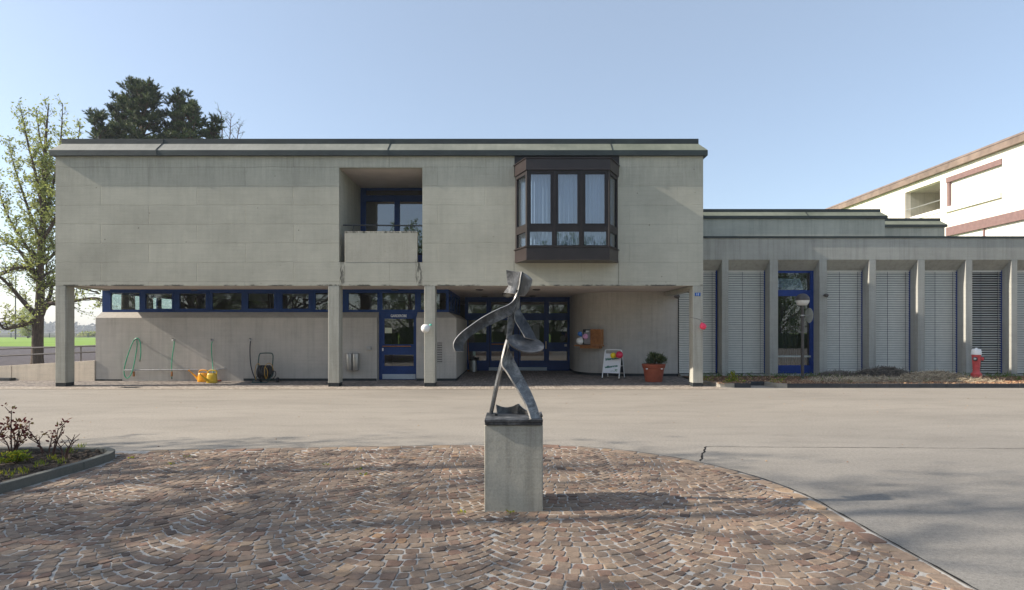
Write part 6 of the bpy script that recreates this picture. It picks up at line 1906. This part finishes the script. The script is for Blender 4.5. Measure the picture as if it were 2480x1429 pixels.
# thin bare birch right of the pines
rr = random.Random(5)
BYY = 38.0
t3 = thing('bare_birch', (XX(548, BYY), BYY, -.06), 'thin nearly bare twiggy tree just right of the pines', 'tree')
wood = MB(); lf = MB(); tn = []
cfgb = dict(seg=.3, wob=.10, up=.05, maxlev=3, kids={1: 7, 2: 4}, start={1: .2, 2: .2}, ang={1: .55, 2: .6}, rr={1: .5, 2: .55}, leaflev=2, leaves=5, lsp=.04, ll=.10, lw=.05,
            len=lambda lev, t, L, r_: L*.42*r_.uniform(.6, 1.2))
for (px, py) in ((535, 268), (560, 275), (582, 300)):
    q = catm([Vector((XX(548, BYY), BYY, -.1)), Vector((XX(550, BYY), BYY, 6)), P((548+px)/2, 400, BYY), P(px, py, BYY)], 40)
    wood.tube(q, [.10*(1-i/39)+.012 for i in range(40)], 6, caps=False)
    for j in range(26):
        i = 16+int(j*.9); i = min(i, 38); a = rr.uniform(0, 6.28)
        branchy(wood, lf, tn, q[i], Vector((math.cos(a), math.sin(a), .9)), rr.uniform(.5, 1.3)*(1.2-j/40), .018, 2, rr, cfgb)
wood.build('trunk', M['stem'], t3, smooth=True, clean=False)
lf.build('crown', M['leaf_green'], t3, clean=False, attr={'tone': ('POINT', tn)})

# ---- broad trees outside the frame: they throw the dappled shade and mirror in the panes
def broad(seed, H, spread, leaves, name, lab, loc, lcol='leaf_green', ll=.17, nlimb=9, maxlev=3):
    rr = random.Random(seed); x, y = loc
    t = thing(name, (x, y, 0), lab, 'tree', 'park trees around the forecourt')
    wood = MB(); lf = MB(); tn = []
    q = catm([Vector((x, y, -.05)), Vector((x+.05, y, H*.16)), Vector((x-.05, y+.05, H*.45)), Vector((x, y, H*.93))], 36)
    rr_ = [.27*(1-i/35)**.8+.02 for i in range(36)]
    wood.tube(q, rr_, 9, caps=False)
    cf = dict(seg=.5, wob=.11, up=.06, maxlev=maxlev, kids={1: 8, 2: 5}, start={1: .22, 2: .15}, ang={1: .7, 2: .65}, rr={1: .5, 2: .5}, leaflev=2, leaves=leaves, lsp=.12, ll=ll, lw=ll*.62,
              len=lambda lev, t_, L, r_: L*.45*(1.15-.5*t_)*r_.uniform(.6, 1.2))
    for i in range(nlimb*3):
        k = 7+int(27*i/(nlimb*3)); z = (q[k].z)/H; a = i*2.4+rr.uniform(-.3, .3); el = R(15+45*z)
        L = spread*(math.sin(min(1, (z+.12))*math.pi)**.6)*rr.uniform(.75, 1.1)+.5
        branchy(wood, lf, tn, q[k], Vector((math.cos(a)*math.cos(el), math.sin(a)*math.cos(el), math.sin(el))), L, max(.03, rr_[k]*.45), 1, rr, cf)
    wood.build('trunk', M['bark'], t, smooth=True, clean=False)
    lf.build('crown', M[lcol], t, clean=False, attr={'tone': ('POINT', tn)})
    return t
g1 = broad(31, 11.5, 4.2, 22, 'park_tree', 'leafy tree behind the camera mirrored in the cloakroom door', (-9.5, -17))
g2 = broad(32, 12.5, 4.4, 3, 'park_tree', 'half bare tree behind the camera mirrored in the ribbon windows', (-19, -16))
shade = broad(33, 13.5, 4.0, 3.4, 'shade_tree', 'tree outside the left edge throwing dappled shade on the setts', (-19.0, 1.9), ll=.15)
shade2 = copy_tree(shade, (-22.0, 4.1, 0), 'second shade tree standing further out on the left', rotz=1.7, scale=.98)
copy_tree(shade, (-27.5, 2.8, 0), 'third shade tree, furthest out on the left', rotz=3.0, scale=1.10)
copy_tree(shade, (-14.5, 2.2, 0), 'half leafy tree left of the rose bed outside the frame', rotz=.6, scale=.92)
copy_tree(shade, (-17.0, 5.6, 0), 'tree outside the left edge level with the top of the rose bed', rotz=4.2, scale=.95)
copy_tree(shade, (-20.5, 0.2, 0), 'shade tree outside the left edge nearest the camera', rotz=5.0, scale=.95)
copy_tree(g2, (-13.0, 4.0, 0), 'half bare tree nearest to the rose bed outside the frame', rotz=2.2, scale=.95)
for i, (x, y, rz, s_, src) in enumerate([(-2.5, -20, 1.0, .92, g1), (4.5, -17.5, 2.2, .85, g1), (11.5, -20, 3.6, .95, g1), (19, -17, .4, .85, g1), (27, -19, 5.0, 1.0, g1),
                                         (-14.5, -19, 2.0, .95, g2), (-26, -19, 4.0, 1.0, g1), (-34, -16, 4.4, 1.0, g2), (0.8, -24, 3.3, .95, g2), (8, -24, 5.3, .9, g2)]):
    copy_tree(src, (x, y, 0), ('leafy' if src is g1 else 'half bare') + ' park tree number %d behind the camera' % (i+1) if False else
              ['leafy tree behind the camera opposite the sculpture', 'leafy tree behind the camera opposite the bay window', 'leafy tree behind the camera opposite the corner column', 'leafy tree behind the camera opposite the post lamp',
               'leafy tree behind the camera opposite the hydrant', 'half bare tree behind the camera opposite the watering cans', 'leafy tree behind the camera opposite the low ramp wall', 'half bare tree behind the camera far to the left',
               'half bare tree in the second row opposite the entrance', 'half bare tree in the second row opposite the wing'][i], rotz=rz, scale=s_)
# hedge behind the camera that darkens the lower reflections
b = MB(); tn = []; rr = random.Random(77)
for i in range(9000):
    x = rr.uniform(-40, 40); y = -14.5+rr.gauss(0, .6); z = rr.uniform(0, 3.3+.7*math.sin(x*.7)+.4*math.sin(x*2.1))
    leafquad(b, tn, Vector((x, y, z)), .22, .14, rr, min(1, max(0, .45+rr.gauss(0, .25))))
for i in range(40):
    b.box(-40+i*2, -38.2+i*2, -14.7, -14.3, 0, 1.7+.4*math.sin(i*1.3)); tn += [.1]*8
o = b.build('hedge', M['leaf_green'], clean=False, attr={'tone': ('POINT', tn)})
tag(o, 'long leafy hedge behind the camera across the forecourt', 'hedge')

# ================================================================== far fields on the left
b = MB(); tn = []; rr = random.Random(4)
for i in range(9000):
    x = rr.uniform(-1000, -150); y = rr.uniform(600, 660)
    top = 9.0+2.2*math.sin(x*.031)+1.6*math.sin(x*.10+1)+1.2*math.sin(x*.27)
    z = rr.uniform(-.2, 1)*top
    leafquad(b, tn, Vector((x, y, max(0, z)*(1+(y-600)/330))), 3.6, 2.6, rr, min(1, max(0, .45+rr.gauss(0, .3))))
for i in range(120):
    x = -1000+i*7.2; top = 7.6+2.0*math.sin(x*.031)+1.4*math.sin(x*.10+1)
    b.box(x, x+7.8, 620, 650, -.06, top*1.02); tn += [.35]*8
tag(b.build('far_woodland', M['far_wood'], clean=False, attr={'tone': ('POINT', tn)}), 'hazy belt of woodland on the horizon beyond the green field', 'woodland', None, 'stuff')
ft = thing('far_tree', (XX(68, 138), 138, -.06), 'pale green bushy tree at the far edge of the field behind the trunk', 'tree')
b = MB(); tn = []; wood = MB()
for i in range(2600):
    a = rr.uniform(0, 6.28); z = rr.random(); r_ = 3.6*math.sin(math.pi*min(.98, z*.85+.12))**.7*rr.random()**.5*(.8+.3*math.sin(a*3+z*6))
    leafquad(b, tn, Vector((XX(68, 138)+r_*math.cos(a), 138+r_*math.sin(a), .6+z*6.8)), .42, .26, rr, rr.random())
for i in range(7):
    a = i*.9; wood.tube([(XX(68, 138), 138, -.1), (XX(68, 138)+.4*math.cos(a), 138+.4*math.sin(a), 2), (XX(68, 138)+2.2*math.cos(a), 138+2.2*math.sin(a), 5.5)], [.22, .14, .04], 5)
wood.build('trunk', M['bark'], ft, clean=False); b.build('crown', M['leaf_spring'], ft, clean=False, attr={'tone': ('POINT', tn)})
fb_ = thing('far_bush', (XX(218, 170), 170, -.06), 'round yellow green bush in front of the woodland near the wall end', 'bush')
b = MB(); tn = []
for i in range(700):
    a = rr.uniform(0, 6.28); e = rr.uniform(0, 1.5); r_ = 2.6*rr.random()**.4
    leafquad(b, tn, Vector((XX(218, 170)+r_*math.cos(a)*math.cos(e)*1.5, 170+r_*math.sin(a)*math.cos(e), r_*math.sin(e)*.55)), .5, .35, rr, rr.random())
b.build('leaves', M['leaf_spring'], fb_, clean=False, attr={'tone': ('POINT', tn)})
fe = thing('field_fence', (-120, 150, -.06), 'thin dark wire fence along the far edge of the green field', 'fence')
for z in (.35, .95): MB().tube([(-220, 150, z), (-80, 150, z)], .045, 4).build('fence_rail', M['green_metal'], fe)
for i in range(29):
    x = -220+i*5; MB().box(x-.07, x+.07, 149.92, 150.08, -.06, 1.1).build('fence_post', M['green_metal'], fe)
mp = thing('utility_pole', (XX(37.5, 120), 120, -.06), 'tall thin dark mast standing at the edge of the field', 'pole')
MB().tube([(XX(37.5, 120), 120, -.1), (XX(37.5, 120), 120, ZZ(667, 120))], [.13, .09], 8).build('mast', M['dark_metal'], mp)
MB().box(XX(32, 120), XX(44, 120), 119.95, 120.05, ZZ(679, 120)-.05, ZZ(679, 120)+.05).build('cross_arm', M['dark_metal'], mp)

# ================================================================== haze
hz = bpy.data.materials.new('haze'); hz.use_nodes = True; nt = hz.node_tree
for n in list(nt.nodes): nt.nodes.remove(n)
vo = nt.nodes.new('ShaderNodeVolumePrincipled'); ho = nt.nodes.new('ShaderNodeOutputMaterial')
vo.inputs['Color'].default_value = (.86, .91, 1.0, 1); vo.inputs['Density'].default_value = 0.00055; vo.inputs['Anisotropy'].default_value = 0.3
nt.links.new(vo.outputs[0], ho.inputs['Volume'])
HAZE = True
if HAZE:
    o = MB().box(-1100, 160, -60, 800, -1.2, 30).build('haze', hz)
    tag(o, kind='stuff'); o['label'] = 'thin pale haze lying over the whole scene'
